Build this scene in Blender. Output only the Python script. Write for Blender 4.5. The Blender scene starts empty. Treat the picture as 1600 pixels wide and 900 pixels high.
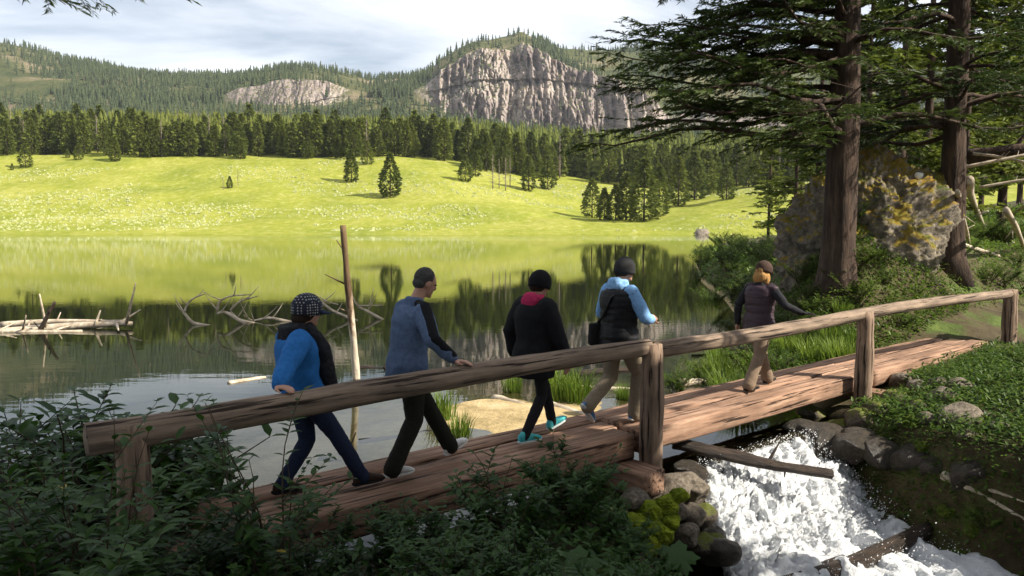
import bpy, math, random
import numpy as np
from mathutils import Vector, Matrix
R = math.radians
rng = np.random.default_rng(7)
random.seed(7)
SC = bpy.context.scene
COL = SC.collection
# ---------------------------------------------------------------- camera
F = 1200.0; CAMZ = 2.7; PITCH = math.atan(100 / F)
cam = bpy.data.cameras.new('camera'); camo = bpy.data.objects.new('camera', cam); COL.objects.link(camo)
cam.sensor_width = 36; cam.lens = 36 * F / 1600; cam.clip_end = 9000; cam.clip_start = 0.05
camo.location = (0, 0, CAMZ); camo.rotation_euler = (math.pi / 2 - PITCH, 0, 0)
SC.camera = camo
# ---------------------------------------------------------------- light
SUN_EL = R(40); SUN_AZ = (0.955, -0.295)          # horizontal direction towards the sun
sd = bpy.data.lights.new('sun', 'SUN'); sd.energy = 5.0; sd.angle = R(0.5); sd.color = (1.0, 0.93, 0.80)
so = bpy.data.objects.new('sun', sd); COL.objects.link(so)
SDIR = Vector((SUN_AZ[0] * math.cos(SUN_EL), SUN_AZ[1] * math.cos(SUN_EL), math.sin(SUN_EL))).normalized()
so.rotation_euler = SDIR.to_track_quat('Z', 'Y').to_euler()
W = bpy.data.worlds.new('World'); SC.world = W; W.use_nodes = True
nt = W.node_tree; nt.nodes.clear()
def N(nt, typ, **kw):
    n = nt.nodes.new(typ)
    for k, v in kw.items():
        if k.startswith('i_'): n.inputs[k[2:].replace('_', ' ')].default_value = v
        else: setattr(n, k, v)
    return n
out = N(nt, 'ShaderNodeOutputWorld'); bg = N(nt, 'ShaderNodeBackground')
sky = N(nt, 'ShaderNodeTexSky', sky_type='NISHITA', sun_disc=False)
sky.sun_elevation = SUN_EL; sky.sun_rotation = math.atan2(SUN_AZ[0], SUN_AZ[1]); sky.altitude = 300; sky.dust_density = 1.8; sky.ozone_density = 1.3
bg.inputs['Strength'].default_value = 0.06
# thin drifting cloud: projected on a flat layer overhead, the same everywhere in the sky
tc = N(nt, 'ShaderNodeTexCoord'); sx = N(nt, 'ShaderNodeSeparateXYZ'); nt.links.new(tc.outputs['Generated'], sx.inputs[0])
zz = N(nt, 'ShaderNodeMath', operation='MAXIMUM'); zz.inputs[1].default_value = 0.03; nt.links.new(sx.outputs['Z'], zz.inputs[0])
za = N(nt, 'ShaderNodeMath', operation='ADD'); za.inputs[1].default_value = 0.10; nt.links.new(zz.outputs[0], za.inputs[0])
dx = N(nt, 'ShaderNodeMath', operation='DIVIDE'); nt.links.new(sx.outputs['X'], dx.inputs[0]); nt.links.new(za.outputs[0], dx.inputs[1])
dy = N(nt, 'ShaderNodeMath', operation='DIVIDE'); nt.links.new(sx.outputs['Y'], dy.inputs[0]); nt.links.new(za.outputs[0], dy.inputs[1])
cx = N(nt, 'ShaderNodeCombineXYZ'); nt.links.new(dx.outputs[0], cx.inputs[0]); nt.links.new(dy.outputs[0], cx.inputs[1])
n1 = N(nt, 'ShaderNodeTexNoise'); n1.inputs['Scale'].default_value = 0.75; n1.inputs['Detail'].default_value = 7; n1.inputs['Roughness'].default_value = 0.55; n1.inputs['Distortion'].default_value = 0.5
mpc = N(nt, 'ShaderNodeMapping'); mpc.inputs['Location'].default_value = (1.9, 0.4, 0); nt.links.new(cx.outputs[0], mpc.inputs[0]); nt.links.new(mpc.outputs[0], n1.inputs['Vector'])
cr = N(nt, 'ShaderNodeValToRGB'); cr.color_ramp.elements[0].position = 0.30; cr.color_ramp.elements[1].position = 0.66
nt.links.new(n1.outputs['Fac'], cr.inputs[0])
mx = N(nt, 'ShaderNodeMix', data_type='RGBA'); nt.links.new(cr.outputs[0], mx.inputs['Factor'])
nt.links.new(sky.outputs[0], mx.inputs['A']); mx.inputs['B'].default_value = (11.2, 11.5, 12.0, 1)
nt.links.new(mx.outputs['Result'], bg.inputs['Color']); nt.links.new(bg.outputs[0], out.inputs[0])
SC.view_settings.view_transform = 'Standard'; SC.view_settings.look = 'None'; SC.view_settings.gamma = 1
SC.view_settings.use_curve_mapping = False; SC.view_settings.exposure = 1.0
SC.render.engine = 'CYCLES'; SC.cycles.max_bounces = 7; SC.cycles.transparent_max_bounces = 12; SC.cycles.use_denoising = True
SC.cycles.diffuse_bounces = 3; SC.cycles.glossy_bounces = 3; SC.cycles.transmission_bounces = 4; SC.cycles.volume_bounces = 0
SC.cycles.caustics_reflective = False; SC.cycles.caustics_refractive = False; SC.cycles.sample_clamp_indirect = 6

# ---------------------------------------------------------------- numeric helpers
def _hash(ix, iy, iz, seed):
    h = (ix.astype(np.int64) * 374761393 + iy.astype(np.int64) * 668265263 + iz.astype(np.int64) * 2147483647 + seed * 974711) & 0xffffffff
    h = ((h ^ (h >> 13)) * 1274126177) & 0xffffffff
    return ((h ^ (h >> 16)) & 0xffff) / 65535.0
def vnoise(x, y, z=0.0, seed=0):
    x, y, z = np.broadcast_arrays(np.asarray(x, float), np.asarray(y, float), np.asarray(z, float))
    i, j, k = np.floor(x), np.floor(y), np.floor(z); u, v, w = x - i, y - j, z - k
    u, v, w = u * u * (3 - 2 * u), v * v * (3 - 2 * v), w * w * (3 - 2 * w); r = 0
    for a in (0, 1):
        for b in (0, 1):
            for c in (0, 1):
                r = r + _hash(i + a, j + b, k + c, seed) * (u if a else 1 - u) * (v if b else 1 - v) * (w if c else 1 - w)
    return r
def fbm(x, y, z=0.0, oct=4, seed=0, gain=0.5):
    s = 0; a = 1; t = 0
    for o in range(oct):
        f = 2.03 ** o; s = s + a * vnoise(np.asarray(x) * f, np.asarray(y) * f, np.asarray(z) * f, seed + o * 17); t += a; a *= gain
    return s / t
def sstep(a, b, x):
    t = np.clip((x - a) / (b - a), 0, 1); return t * t * (3 - 2 * t)
def zslope(py):                                   # height gained per metre of depth along picture row py
    sy = (450 - np.asarray(py, float)) / F
    return (-math.sin(PITCH) + sy * math.cos(PITCH)) / (math.cos(PITCH) + sy * math.sin(PITCH))
def at(px, py, Y):                                # point at depth Y on the ray of a photo pixel
    sy = (450 - py) / F; dyy = math.cos(PITCH) + sy * math.sin(PITCH)
    return Vector(((px - 800) / F / dyy * Y, Y, CAMZ + zslope(py) * Y))
def on_z(px, py, z):                              # the same, where the ray meets height z
    return at(px, py, (z - CAMZ) / float(zslope(py)))
def on_far(px, py):                               # where the ray meets the far terrain
    Yv = np.arange(197, 700, 1.0); x1 = at(px, py, 1.0).x; hit = np.nonzero(CAMZ + float(zslope(py)) * Yv <= far_z(x1 * Yv, Yv))[0]
    return at(px, py, float(Yv[hit[0]])) if len(hit) else at(px, py, 340)
def on_near(px, py, y0=3.0, y1=40):               # where the ray meets the near ground
    Yv = np.arange(y0, y1, 0.04); x1 = at(px, py, 1.0).x; hit = np.nonzero(CAMZ + float(zslope(py)) * Yv <= gz(x1 * Yv, Yv))[0]
    return at(px, py, float(Yv[hit[0]])) if len(hit) else at(px, py, y1)

# ---------------------------------------------------------------- mesh helpers
class MB:
    def __init__(s): s.v = []; s.q = []; s.t = []; s.n = 0; s.tint = []
    def add(s, v, quads=None, tris=None, tint=None):
        v = np.asarray(v, float).reshape(-1, 3); s.v.append(v)
        if quads is not None and len(quads): s.q.append(np.asarray(quads, np.int64).reshape(-1, 4) + s.n)
        if tris is not None and len(tris): s.t.append(np.asarray(tris, np.int64).reshape(-1, 3) + s.n)
        s.tint.append(np.full(len(v), 0.5) if tint is None else np.broadcast_to(np.asarray(tint, float), (len(v),)))
        s.n += len(v); return s
    def mesh(s, name, mat=None, smooth=True):
        me = bpy.data.meshes.new(name)
        V = np.concatenate(s.v) if s.v else np.zeros((0, 3))
        q = np.concatenate(s.q) if s.q else np.zeros((0, 4), np.int64); t = np.concatenate(s.t) if s.t else np.zeros((0, 3), np.int64)
        loops = np.concatenate([q.ravel(), t.ravel()]); np_ = len(q) + len(t)
        start = np.concatenate([np.arange(len(q)) * 4, len(q) * 4 + np.arange(len(t)) * 3])
        me.vertices.add(len(V)); me.vertices.foreach_set('co', V.astype(np.float32).ravel())
        me.loops.add(len(loops)); me.loops.foreach_set('vertex_index', loops.astype(np.int32))
        me.polygons.add(np_); me.polygons.foreach_set('loop_start', start.astype(np.int32))
        me.polygons.foreach_set('use_smooth', np.full(np_, smooth))
        at_ = me.attributes.new('tint', 'FLOAT', 'POINT'); at_.data.foreach_set('value', np.concatenate(s.tint).astype(np.float32))
        me.update(calc_edges=True); me.validate()
        if mat: me.materials.append(mat)
        return me
    def build(s, name, mat, parent=None, smooth=True):
        return obj(name, s.mesh(name, mat, smooth), parent)
def obj(name, me, parent=None):
    o = bpy.data.objects.new(name, me); COL.objects.link(o)
    if parent: o.parent = parent
    return o
def tag(o, label=None, cat=None, group=None, kind=None):
    for k, v in (('label', label), ('category', cat), ('group', group), ('kind', kind)):
        if v: o[k] = v
    return o
def thing(name, loc, rz=0, label=None, cat=None, group=None):
    o = bpy.data.objects.new(name, None); COL.objects.link(o); o.location = loc; o.rotation_euler = (0, 0, rz); o.empty_display_size = 0.1
    return tag(o, label, cat, group)
def dup(root, loc, rz=0, sc=1, label=None, group=None, rot=None):
    r = root.copy(); COL.objects.link(r); r.location = loc; r.rotation_euler = rot or (0, 0, rz); r.scale = (sc,) * 3 if np.isscalar(sc) else sc
    if label: r['label'] = label
    if group: r['group'] = group
    for ch in list(root.children):
        c = ch.copy(); COL.objects.link(c); c.parent = r
        for g in list(ch.children):
            d = g.copy(); COL.objects.link(d); d.parent = c
    return r
def tube(path, rad, n=8, cap=True, jag=0.0, seed=0, flat=None):
    P = np.asarray(path, float); k = len(P); rad = np.broadcast_to(np.asarray(rad, float), (k,))
    T = np.gradient(P, axis=0); T /= np.linalg.norm(T, axis=1)[:, None] + 1e-9
    up = np.array([0, 0, 1.0]) if abs(T[0, 2]) < 0.8 else np.array([1.0, 0, 0])
    A = np.cross(T, up); A /= np.linalg.norm(A, axis=1)[:, None] + 1e-9; B = np.cross(A, T)
    th = np.linspace(0, 2 * np.pi, n, endpoint=False)
    rr = rad[:, None] * np.ones((1, n))
    if jag: rr = rr * (1 + jag * (2 * fbm(np.arange(k)[:, None] * 0.35, np.cos(th)[None] * 1.5 + 7, np.sin(th)[None] * 1.5 + 3, 3, seed) - 1))
    V = P[:, None, :] + rr[..., None] * (np.cos(th)[None, :, None] * A[:, None, :] + np.sin(th)[None, :, None] * B[:, None, :] * (flat or 1))
    V = V.reshape(-1, 3)
    i = np.arange(k - 1)[:, None] * n; j = np.arange(n)[None]; j2 = (j + 1) % n
    q = np.stack([i + j, i + j2, i + n + j2, i + n + j], -1).reshape(-1, 4); t = []
    if cap:
        V = np.vstack([V, P[0], P[-1]]); c0 = k * n; c1 = c0 + 1
        for a in range(n): t.append((c0, (a + 1) % n, a)); t.append((c1, (k - 1) * n + a, (k - 1) * n + (a + 1) % n))
    return V, q, t
def grid_faces(nu, nv):
    i = np.arange(nu - 1)[:, None] * nv; j = np.arange(nv - 1)[None]
    return np.stack([i + j, i + nv + j, i + nv + j + 1, i + j + 1], -1).reshape(-1, 4)
def ico_rock(rad, seed, sub=3, rough=0.35, squash=0.7):
    import bmesh
    bm = bmesh.new(); bmesh.ops.create_icosphere(bm, subdivisions=sub, radius=1)
    V = np.array([v.co[:] for v in bm.verts]); Fc = np.array([[l.vert.index for l in f.loops] for f in bm.faces]); bm.free()
    n = fbm(V[:, 0] * 1.3 + seed * 3.1, V[:, 1] * 1.3, V[:, 2] * 1.3, 4, seed)
    # chop with planes for a stony outline
    r_ = np.random.default_rng(seed)
    for _ in range(7):
        d = r_.normal(size=3); d /= np.linalg.norm(d); h = r_.uniform(0.62, 0.9); e = V @ d - h
        V = V - np.outer(np.clip(e, 0, None) * 0.85, d)
    V = V * (1 + rough * (n - 0.5))[:, None] * rad; V[:, 2] *= squash
    return V, Fc

# ---------------------------------------------------------------- materials
def newmat(name):
    m = bpy.data.materials.new(name); m.use_nodes = True; nt = m.node_tree
    return m, nt, nt.nodes['Principled BSDF'], nt.nodes['Material Output']
def ramp(nt, fac, stops):
    r = N(nt, 'ShaderNodeValToRGB'); e = r.color_ramp.elements
    while len(e) < len(stops): e.new(0.5)
    for k, (p, c) in enumerate(stops): e[k].position = p; e[k].color = (*c, 1)
    nt.links.new(fac, r.inputs[0]); return r.outputs[0]
def noise(nt, scale, detail=5, rough=0.6, stretch=None, src='Object', dist=0.0):
    t = N(nt, 'ShaderNodeTexCoord'); n = N(nt, 'ShaderNodeTexNoise'); n.inputs['Scale'].default_value = scale; n.inputs['Detail'].default_value = detail
    n.inputs['Roughness'].default_value = rough; n.inputs['Distortion'].default_value = dist; o = t.outputs[src]
    if stretch:
        mp = N(nt, 'ShaderNodeMapping'); mp.inputs['Scale'].default_value = stretch; nt.links.new(o, mp.inputs[0]); o = mp.outputs[0]
    nt.links.new(o, n.inputs['Vector']); return n.outputs['Fac']
def bump(nt, bs, h, strength, dist):
    b = N(nt, 'ShaderNodeBump'); b.inputs['Strength'].default_value = strength; b.inputs['Distance'].default_value = dist
    nt.links.new(h, b.inputs['Height']); nt.links.new(b.outputs[0], bs.inputs['Normal'])
def basic(name, stops, scale=6, rough=0.85, bs_=0.5, bd=0.02, stretch=None, detail=6, bscale=None, spec=0.3):
    m, nt, b, o = newmat(name); f = noise(nt, scale, detail, 0.62, stretch)
    nt.links.new(ramp(nt, f, stops), b.inputs['Base Color']); b.inputs['Roughness'].default_value = rough; b.inputs['Specular IOR Level'].default_value = spec
    if bs_: bump(nt, b, noise(nt, bscale or scale * 3, detail, 0.65, stretch), bs_, bd)
    return m
def leafmat(name, c0, c1, trans=0.35, rough=0.5, spec=0.3):
    m, nt, b, o = newmat(name)
    a = N(nt, 'ShaderNodeAttribute', attribute_name='tint'); oi = N(nt, 'ShaderNodeObjectInfo')
    mi = N(nt, 'ShaderNodeMath', operation='MULTIPLY_ADD'); mi.inputs[1].default_value = 0.45; nt.links.new(oi.outputs['Random'], mi.inputs[0])
    h = N(nt, 'ShaderNodeMath', operation='MULTIPLY'); h.inputs[1].default_value = 0.62; nt.links.new(a.outputs['Fac'], h.inputs[0]); nt.links.new(h.outputs[0], mi.inputs[2])
    c = ramp(nt, mi.outputs[0], [(0.0, c0), (1.0, c1)])
    nt.links.new(c, b.inputs['Base Color']); b.inputs['Roughness'].default_value = rough; b.inputs['Specular IOR Level'].default_value = spec
    tr = N(nt, 'ShaderNodeBsdfTranslucent'); nt.links.new(c, tr.inputs['Color']); mxs = N(nt, 'ShaderNodeMixShader'); mxs.inputs[0].default_value = trans
    nt.links.new(b.outputs[0], mxs.inputs[1]); nt.links.new(tr.outputs[0], mxs.inputs[2]); nt.links.new(mxs.outputs[0], o.inputs[0])
    return m
M = {}
M['bark'] = basic('bark', [(0.3, (0.018, 0.012, 0.009)), (0.55, (0.07, 0.045, 0.032)), (0.8, (0.16, 0.11, 0.08))], 9, 0.95, 1.0, 0.05, (1, 1, 0.16))
def woodmat(name, stops, stretch, crack):
    m, nt, b, o = newmat(name); f = noise(nt, 13, 9, 0.68, stretch); c = ramp(nt, f, stops); k = noise(nt, 22, 4, 0.55, crack); kk = ramp(nt, k, [(0.36, (0.12, 0.10, 0.09)), (0.43, (1, 1, 1))])
    big = ramp(nt, noise(nt, 1.6, 5, 0.6), [(0.3, (0.62, 0.60, 0.58)), (0.7, (1.12, 1.08, 1.04))])
    for q in (kk, big):
        x = N(nt, 'ShaderNodeMix', data_type='RGBA', blend_type='MULTIPLY'); x.inputs['Factor'].default_value = 1; nt.links.new(c, x.inputs['A']); nt.links.new(q, x.inputs['B']); c = x.outputs['Result']
    nt.links.new(c, b.inputs['Base Color']); b.inputs['Roughness'].default_value = 0.85; b.inputs['Specular IOR Level'].default_value = 0.25
    ad = N(nt, 'ShaderNodeMath', operation='ADD'); nt.links.new(f, ad.inputs[0]); nt.links.new(kk, ad.inputs[1]); bump(nt, b, ad.outputs[0], 0.9, 0.012); return m
M['wood'] = woodmat('weathered_wood', [(0.3, (0.10, 0.075, 0.058)), (0.55, (0.26, 0.195, 0.145)), (0.8, (0.42, 0.33, 0.25))], (0.10, 1.6, 1.6), (0.05, 1.3, 1.3))
M['wood_up'] = woodmat('weathered_post_wood', [(0.3, (0.10, 0.072, 0.055)), (0.55, (0.28, 0.20, 0.145)), (0.8, (0.44, 0.33, 0.25))], (1.6, 1.6, 0.10), (1.3, 1.3, 0.05))
M['plank'] = woodmat('deck_wood', [(0.28, (0.12, 0.068, 0.045)), (0.52, (0.31, 0.19, 0.13)), (0.8, (0.48, 0.34, 0.245))], (0.10, 1.6, 1.6), (0.05, 1.2, 1.2))
M['dead'] = basic('bleached_wood', [(0.3, (0.20, 0.155, 0.11)), (0.55, (0.47, 0.39, 0.29)), (0.8, (0.66, 0.58, 0.46))], 8, 0.8, 0.6, 0.01, (1, 1, 1))
M['wetlog'] = basic('wet_dark_log', [(0.35, (0.010, 0.007, 0.005)), (0.58, (0.045, 0.028, 0.018)), (0.85, (0.12, 0.08, 0.05))], 14, 0.5, 1.0, 0.03, (0.3, 2, 2))
def snagmat():
    m, nt, b, o = newmat('snag_wood'); t = N(nt, 'ShaderNodeTexCoord'); sx = N(nt, 'ShaderNodeSeparateXYZ'); nt.links.new(t.outputs['Object'], sx.inputs[0]); n = noise(nt, 5, 7, 0.7, (0.4, 1.5, 1.5)); a = N(nt, 'ShaderNodeMath', operation='MULTIPLY_ADD'); a.inputs[1].default_value = 0.35; nt.links.new(sx.outputs['X'], a.inputs[0]); nt.links.new(n, a.inputs[2])
    nt.links.new(ramp(nt, a.outputs[0], [(0.40, (0.55, 0.47, 0.36)), (0.5, (0.28, 0.20, 0.13)), (0.6, (0.085, 0.048, 0.025)), (0.95, (0.15, 0.095, 0.045))]), b.inputs['Base Color']); b.inputs['Roughness'].default_value = 0.9; bump(nt, b, noise(nt, 16, 7, 0.7, (0.3, 1, 1)), 1.0, 0.03); return m
M['snag'] = snagmat()
M['rock'] = basic('rock', [(0.28, (0.05, 0.042, 0.035)), (0.52, (0.20, 0.165, 0.125)), (0.78, (0.36, 0.30, 0.23))], 5, 0.9, 0.9, 0.05)
M['soil'] = basic('soil', [(0.3, (0.03, 0.022, 0.014)), (0.6, (0.09, 0.062, 0.04)), (0.8, (0.17, 0.12, 0.08))], 3, 0.95, 0.9, 0.06)
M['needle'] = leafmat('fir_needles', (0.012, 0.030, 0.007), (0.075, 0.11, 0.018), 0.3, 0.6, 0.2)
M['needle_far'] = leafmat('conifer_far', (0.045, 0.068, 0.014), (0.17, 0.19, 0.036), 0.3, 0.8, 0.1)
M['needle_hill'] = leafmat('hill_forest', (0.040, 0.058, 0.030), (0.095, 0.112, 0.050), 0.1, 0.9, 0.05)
M['needle_lit'] = leafmat('sunlit_fir_needles', (0.035, 0.065, 0.010), (0.17, 0.20, 0.03), 0.4, 0.6, 0.2)  # lighter copy of the fir needles, sunlit yellow-green put into the colour
M['deadtree'] = basic('dead_grey_tree', [(0.3, (0.12, 0.095, 0.08)), (0.7, (0.30, 0.24, 0.20))], 3, 0.9, 0)
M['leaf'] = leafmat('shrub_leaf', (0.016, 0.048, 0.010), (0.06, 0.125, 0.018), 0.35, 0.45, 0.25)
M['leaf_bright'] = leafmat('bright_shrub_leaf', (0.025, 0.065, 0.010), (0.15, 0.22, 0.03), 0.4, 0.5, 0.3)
M['grass'] = leafmat('grass_blade', (0.05, 0.11, 0.012), (0.22, 0.29, 0.04), 0.4, 0.55, 0.25)
M['sage'] = leafmat('sagebrush', (0.22, 0.25, 0.07), (0.42, 0.42, 0.22), 0.15, 0.9, 0.05)
M['stem'] = basic('stem', [(0.3, (0.03, 0.022, 0.012)), (0.7, (0.09, 0.06, 0.035))], 20, 0.8, 0)
M['yellow'] = leafmat('yellow_leaf', (0.35, 0.24, 0.02), (0.55, 0.42, 0.04), 0.3)
M['moss_shaded'] = basic('shaded_moss', [(0.3, (0.03, 0.055, 0.005)), (0.55, (0.09, 0.125, 0.01)), (0.8, (0.17, 0.19, 0.02))], 9, 0.95, 1.0, 0.03, bscale=70)  # copy of the moss for shaded clumps, shade put into its colour
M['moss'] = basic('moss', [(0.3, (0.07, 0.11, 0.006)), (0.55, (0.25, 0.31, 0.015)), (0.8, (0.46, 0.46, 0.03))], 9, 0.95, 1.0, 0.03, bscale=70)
# ---------------------------------------------------------------- far terrain
UC = np.array([-900, 0, 150, 300, 450, 600, 700, 760, 850, 930, 1000, 1100, 1200, 1300, 1600, 2400.])
ROWS = [  # depth, picture row of the ground surface per column
 (188, [369.5] * 16),
 (197, [367.2] * 16),
 (206, [361, 361, 361, 361, 361, 361, 361, 361, 361, 361, 361, 359, 357, 355, 350, 350]),
 (235, [335, 335, 338, 340, 341, 340, 341, 343, 348, 350, 348, 338, 325, 318, 310, 310]),
 (290, [288, 288, 290, 293, 296, 293, 293, 300, 314, 326, 330, 312, 298, 288, 280, 280]),
 (345, [243, 243, 243, 245, 250, 249, 250, 264, 284, 290, 298, 297, 286, 276, 268, 268]),
 (430, [221, 221, 222, 224, 228, 232, 236, 244, 258, 264, 270, 272, 262, 255, 250, 250]),
 (720, [203, 203, 203, 204, 207, 211, 212, 214, 222, 226, 228, 228, 226, 224, 220, 220])]
FY = np.array([r[0] for r in ROWS], float)
FZ = np.array([[CAMZ + zslope(p) * r[0] for p in r[1]] for r in ROWS])
UF = np.arange(-900, 2401, 10.0)
def smooth1(a, k=7):
    ker = np.hanning(k + 2)[1:-1]; ker /= ker.sum(); p = np.pad(a, (k // 2, k // 2), mode='edge'); return np.convolve(p, ker, 'valid')
FZS = np.array([smooth1(np.interp(UF, UC, row), 11) for row in FZ])
def far_z(x, y):
    u = np.clip(800 + F * x / y, -900, 2399.9); fi = (u + 900) / 10; i = np.floor(fi).astype(int); i = np.clip(i, 0, len(UF) - 2); w = fi - i
    k = np.clip(np.searchsorted(FY, y) - 1, 0, len(FY) - 2); t = np.clip((y - FY[k]) / (FY[k + 1] - FY[k]), 0, 1)
    z0 = FZS[k, i] * (1 - w) + FZS[k, i + 1] * w; z1 = FZS[k + 1, i] * (1 - w) + FZS[k + 1, i + 1] * w
    z = z0 * (1 - t) + z1 * t
    m = sstep(203, 230, y)
    return z + m * (4.5 * (fbm(x * 0.018 + 9, y * 0.022, 0, 3, 3) - 0.5) + 1.4 * (fbm(x * 0.08, y * 0.1, 0, 3, 5) - 0.5))
uu = np.arange(-420, 2050, 6.0); yy = np.concatenate([np.arange(188, 212, 1.5), np.arange(212, 360, 3.0), np.geomspace(360, 722, 26)])
U, Y = np.meshgrid(uu, yy, indexing='ij'); X = (U - 800) / F * Y
mb = MB(); mb.add(np.stack([X, Y, far_z(X, Y)], -1), grid_faces(len(uu), len(yy))[:, ::-1])
m, nt_, b_, o_ = newmat('meadow_grass')
f1 = noise(nt_, 0.035, 5, 0.6); f2 = noise(nt_, 0.5, 6, 0.7, (1, 0.6, 1))
c1 = ramp(nt_, f1, [(0.32, (0.12, 0.155, 0.018)), (0.5, (0.225, 0.235, 0.030)), (0.66, (0.33, 0.315, 0.075))])
c2 = ramp(nt_, f2, [(0.36, (0.15, 0.19, 0.02)), (0.55, (0.27, 0.28, 0.06)), (0.72, (0.46, 0.45, 0.24))])
mm = N(nt_, 'ShaderNodeMix', data_type='RGBA'); mm.inputs['Factor'].default_value = 0.5; nt_.links.new(c1, mm.inputs['A']); nt_.links.new(c2, mm.inputs['B'])
nt_.links.new(mm.outputs['Result'], b_.inputs['Base Color']); b_.inputs['Roughness'].default_value = 0.95; b_.inputs['Specular IOR Level'].default_value = 0.05
bump(nt_, b_, noise(nt_, 0.9, 5, 0.7), 0.8, 0.5); M['meadow'] = m
tag(mb.build('meadow', M['meadow']), 'bright yellow-green meadow slope across the lake', kind='structure')

# mountains: forested slopes, cliff band, ridge
MU = np.array([-900, -200, 0, 60, 100, 200, 300, 350, 380, 450, 520, 556, 580, 640, 668, 690, 712, 740, 765, 790, 815, 835, 860, 900, 950, 1000, 1040, 1090, 1180, 1300, 1600, 2400.])
MB_ = np.array([150, 150, 150, 150, 150, 152, 155, 156, 158, 165, 163, 152, 150, 155, 160, 178, 186, 190, 195, 199, 203, 206, 209, 214, 219, 221, 206, 199, 205, 208, 212, 212.])
MT_ = np.array([144, 144, 144, 144, 144, 146, 150, 146, 133, 121, 124, 136, 145, 148, 136, 112, 96, 80, 77, 74, 66, 76, 94, 112, 126, 150, 178, 163, 178, 185, 195, 195.])
MR_ = np.array([55, 52, 69, 82, 97, 115, 121, 122, 122, 118, 120, 126, 130, 129, 125, 105, 90, 75, 73, 70, 61, 68, 79, 81, 82, 81, 82, 88, 96, 100, 104, 104.])
um = np.concatenate([np.arange(-420, 330, 5.0), np.arange(330, 1110, 2.0), np.arange(1110, 2050, 6.0)])
bb, tt_, rr_ = (np.interp(um, MU, q) for q in (MB_, MT_, MR_))
prof_y, prof_z = [], []
rows = []
base = np.array([far_z((um - 800) / F * 715, np.full_like(um, 715))])[0]
zb = CAMZ + zslope(bb) * 1100; dcl = 14 + 0.34 * (bb - tt_); ztp = CAMZ + zslope(tt_) * (1100 + dcl); zr = CAMZ + zslope(rr_) * 1480
cl = np.clip((bb - tt_ - 6) / 60, 0, 1)
Ys, Zs, Cs = [], [], []
for t in np.linspace(0, 1, 18, endpoint=False): Ys.append(715 + 385 * t + 0 * um); Zs.append(base - 4 + (zb - base + 4) * (0.35 * t + 0.65 * t * t)); Cs.append(cl * max(0, (t - 0.6) / 0.4))
for t in np.linspace(0, 1, 84, endpoint=False): Ys.append(1100 + dcl * t); Zs.append(zb + (ztp - zb) * t); Cs.append(cl * min(1, 12 * (1 - t) + 0.1))
for t in np.linspace(0, 1, 22, endpoint=False): Ys.append(1100 + dcl + (380 - dcl) * t); Zs.append(ztp + (zr - ztp) * (1 - (1 - t) ** 1.35)); Cs.append(0 * um)
for t in np.linspace(0, 1, 5): Ys.append(1480 + 300 * t + 0 * um); Zs.append(zr - 120 * t); Cs.append(0 * um)
MY, MZ, MC = np.array(Ys).T, np.array(Zs).T, np.array(Cs).T
MX = (um[:, None] - 800) / F * MY
rid = lambda v: 1 - np.abs(2 * v - 1)
wx = MX + 14 * (fbm(MX * 0.02, MZ * 0.02, 0, 3, 19) - 0.5)
big = rid(fbm(wx * 0.012, MZ * 0.003, 0, 3, 21)); mid = rid(fbm(wx * 0.042, MZ * 0.010, 2, 4, 23, 0.6)); sm = rid(fbm(wx * 0.12, MZ * 0.03, 0, 4, 29, 0.65)); xsn = fbm(MX * 0.35, MZ * 0.22, 0, 3, 33, 0.65)
st = MZ / 70 + 0.8 * fbm(MX * 0.006, MZ * 0.006, 0, 2, 37); step = (st - np.floor(st)); step = np.where(step < 0.72, 0, (step - 0.72) / 0.28)
lit_ = ((um > 690) & (um < 1060))[:, None]
hgt = np.where(lit_, 1.0, 0.5)
dY = MC * hgt * (-62 * (big - 0.5) - 40 * (mid - 0.5) - 24 * (sm - 0.5) - 9 * (xsn - 0.5) + 7 * (step - 0.3))
slope_n = (1 - MC) * sstep(720, 800, MY)
MY2 = MY + dY
MZ2 = MZ + slope_n * (26 * (fbm(MX * 0.008, MY * 0.008, 0, 4, 41) - 0.5)) + MC * 5 * (fbm(MX * 0.05, MY * 0.01, MZ * 0.05, 3, 43) - 0.5)
MX2 = (um[:, None] - 800) / F * MY + 0 * MY2
mb = MB(); mb.add(np.stack([MX2, MY2, MZ2], -1), grid_faces(*MX2.shape)[:, ::-1])
m, nt_, b_, o_ = newmat('mountain')
ge = N(nt_, 'ShaderNodeNewGeometry'); sp = N(nt_, 'ShaderNodeSeparateXYZ'); nt_.links.new(ge.outputs['Normal'], sp.inputs[0])
rk = ramp(nt_, noise(nt_, 0.02, 9, 0.72, (1, 0.3, 1.1)), [(0.3, (0.13, 0.105, 0.11)), (0.44, (0.27, 0.22, 0.21)), (0.57, (0.43, 0.36, 0.32)), (0.72, (0.60, 0.53, 0.46))])
gr = ramp(nt_, noise(nt_, 0.012, 6, 0.6), [(0.35, (0.055, 0.072, 0.030)), (0.52, (0.11, 0.115, 0.048)), (0.66, (0.26, 0.21, 0.135)), (0.8, (0.34, 0.28, 0.19))])
sl = N(nt_, 'ShaderNodeMapRange'); sl.inputs[1].default_value = 0.52; sl.inputs[2].default_value = 0.72; nt_.links.new(sp.outputs['Z'], sl.inputs[0])
mm = N(nt_, 'ShaderNodeMix', data_type='RGBA'); nt_.links.new(sl.outputs[0], mm.inputs['Factor']); nt_.links.new(rk, mm.inputs['A']); nt_.links.new(gr, mm.inputs['B'])
nt_.links.new(mm.outputs['Result'], b_.inputs['Base Color']); b_.inputs['Roughness'].default_value = 0.95; b_.inputs['Specular IOR Level'].default_value = 0.05
bump(nt_, b_, noise(nt_, 0.06, 9, 0.72, (1, 1, 0.22)), 1.0, 12); M['mountain'] = m
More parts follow.
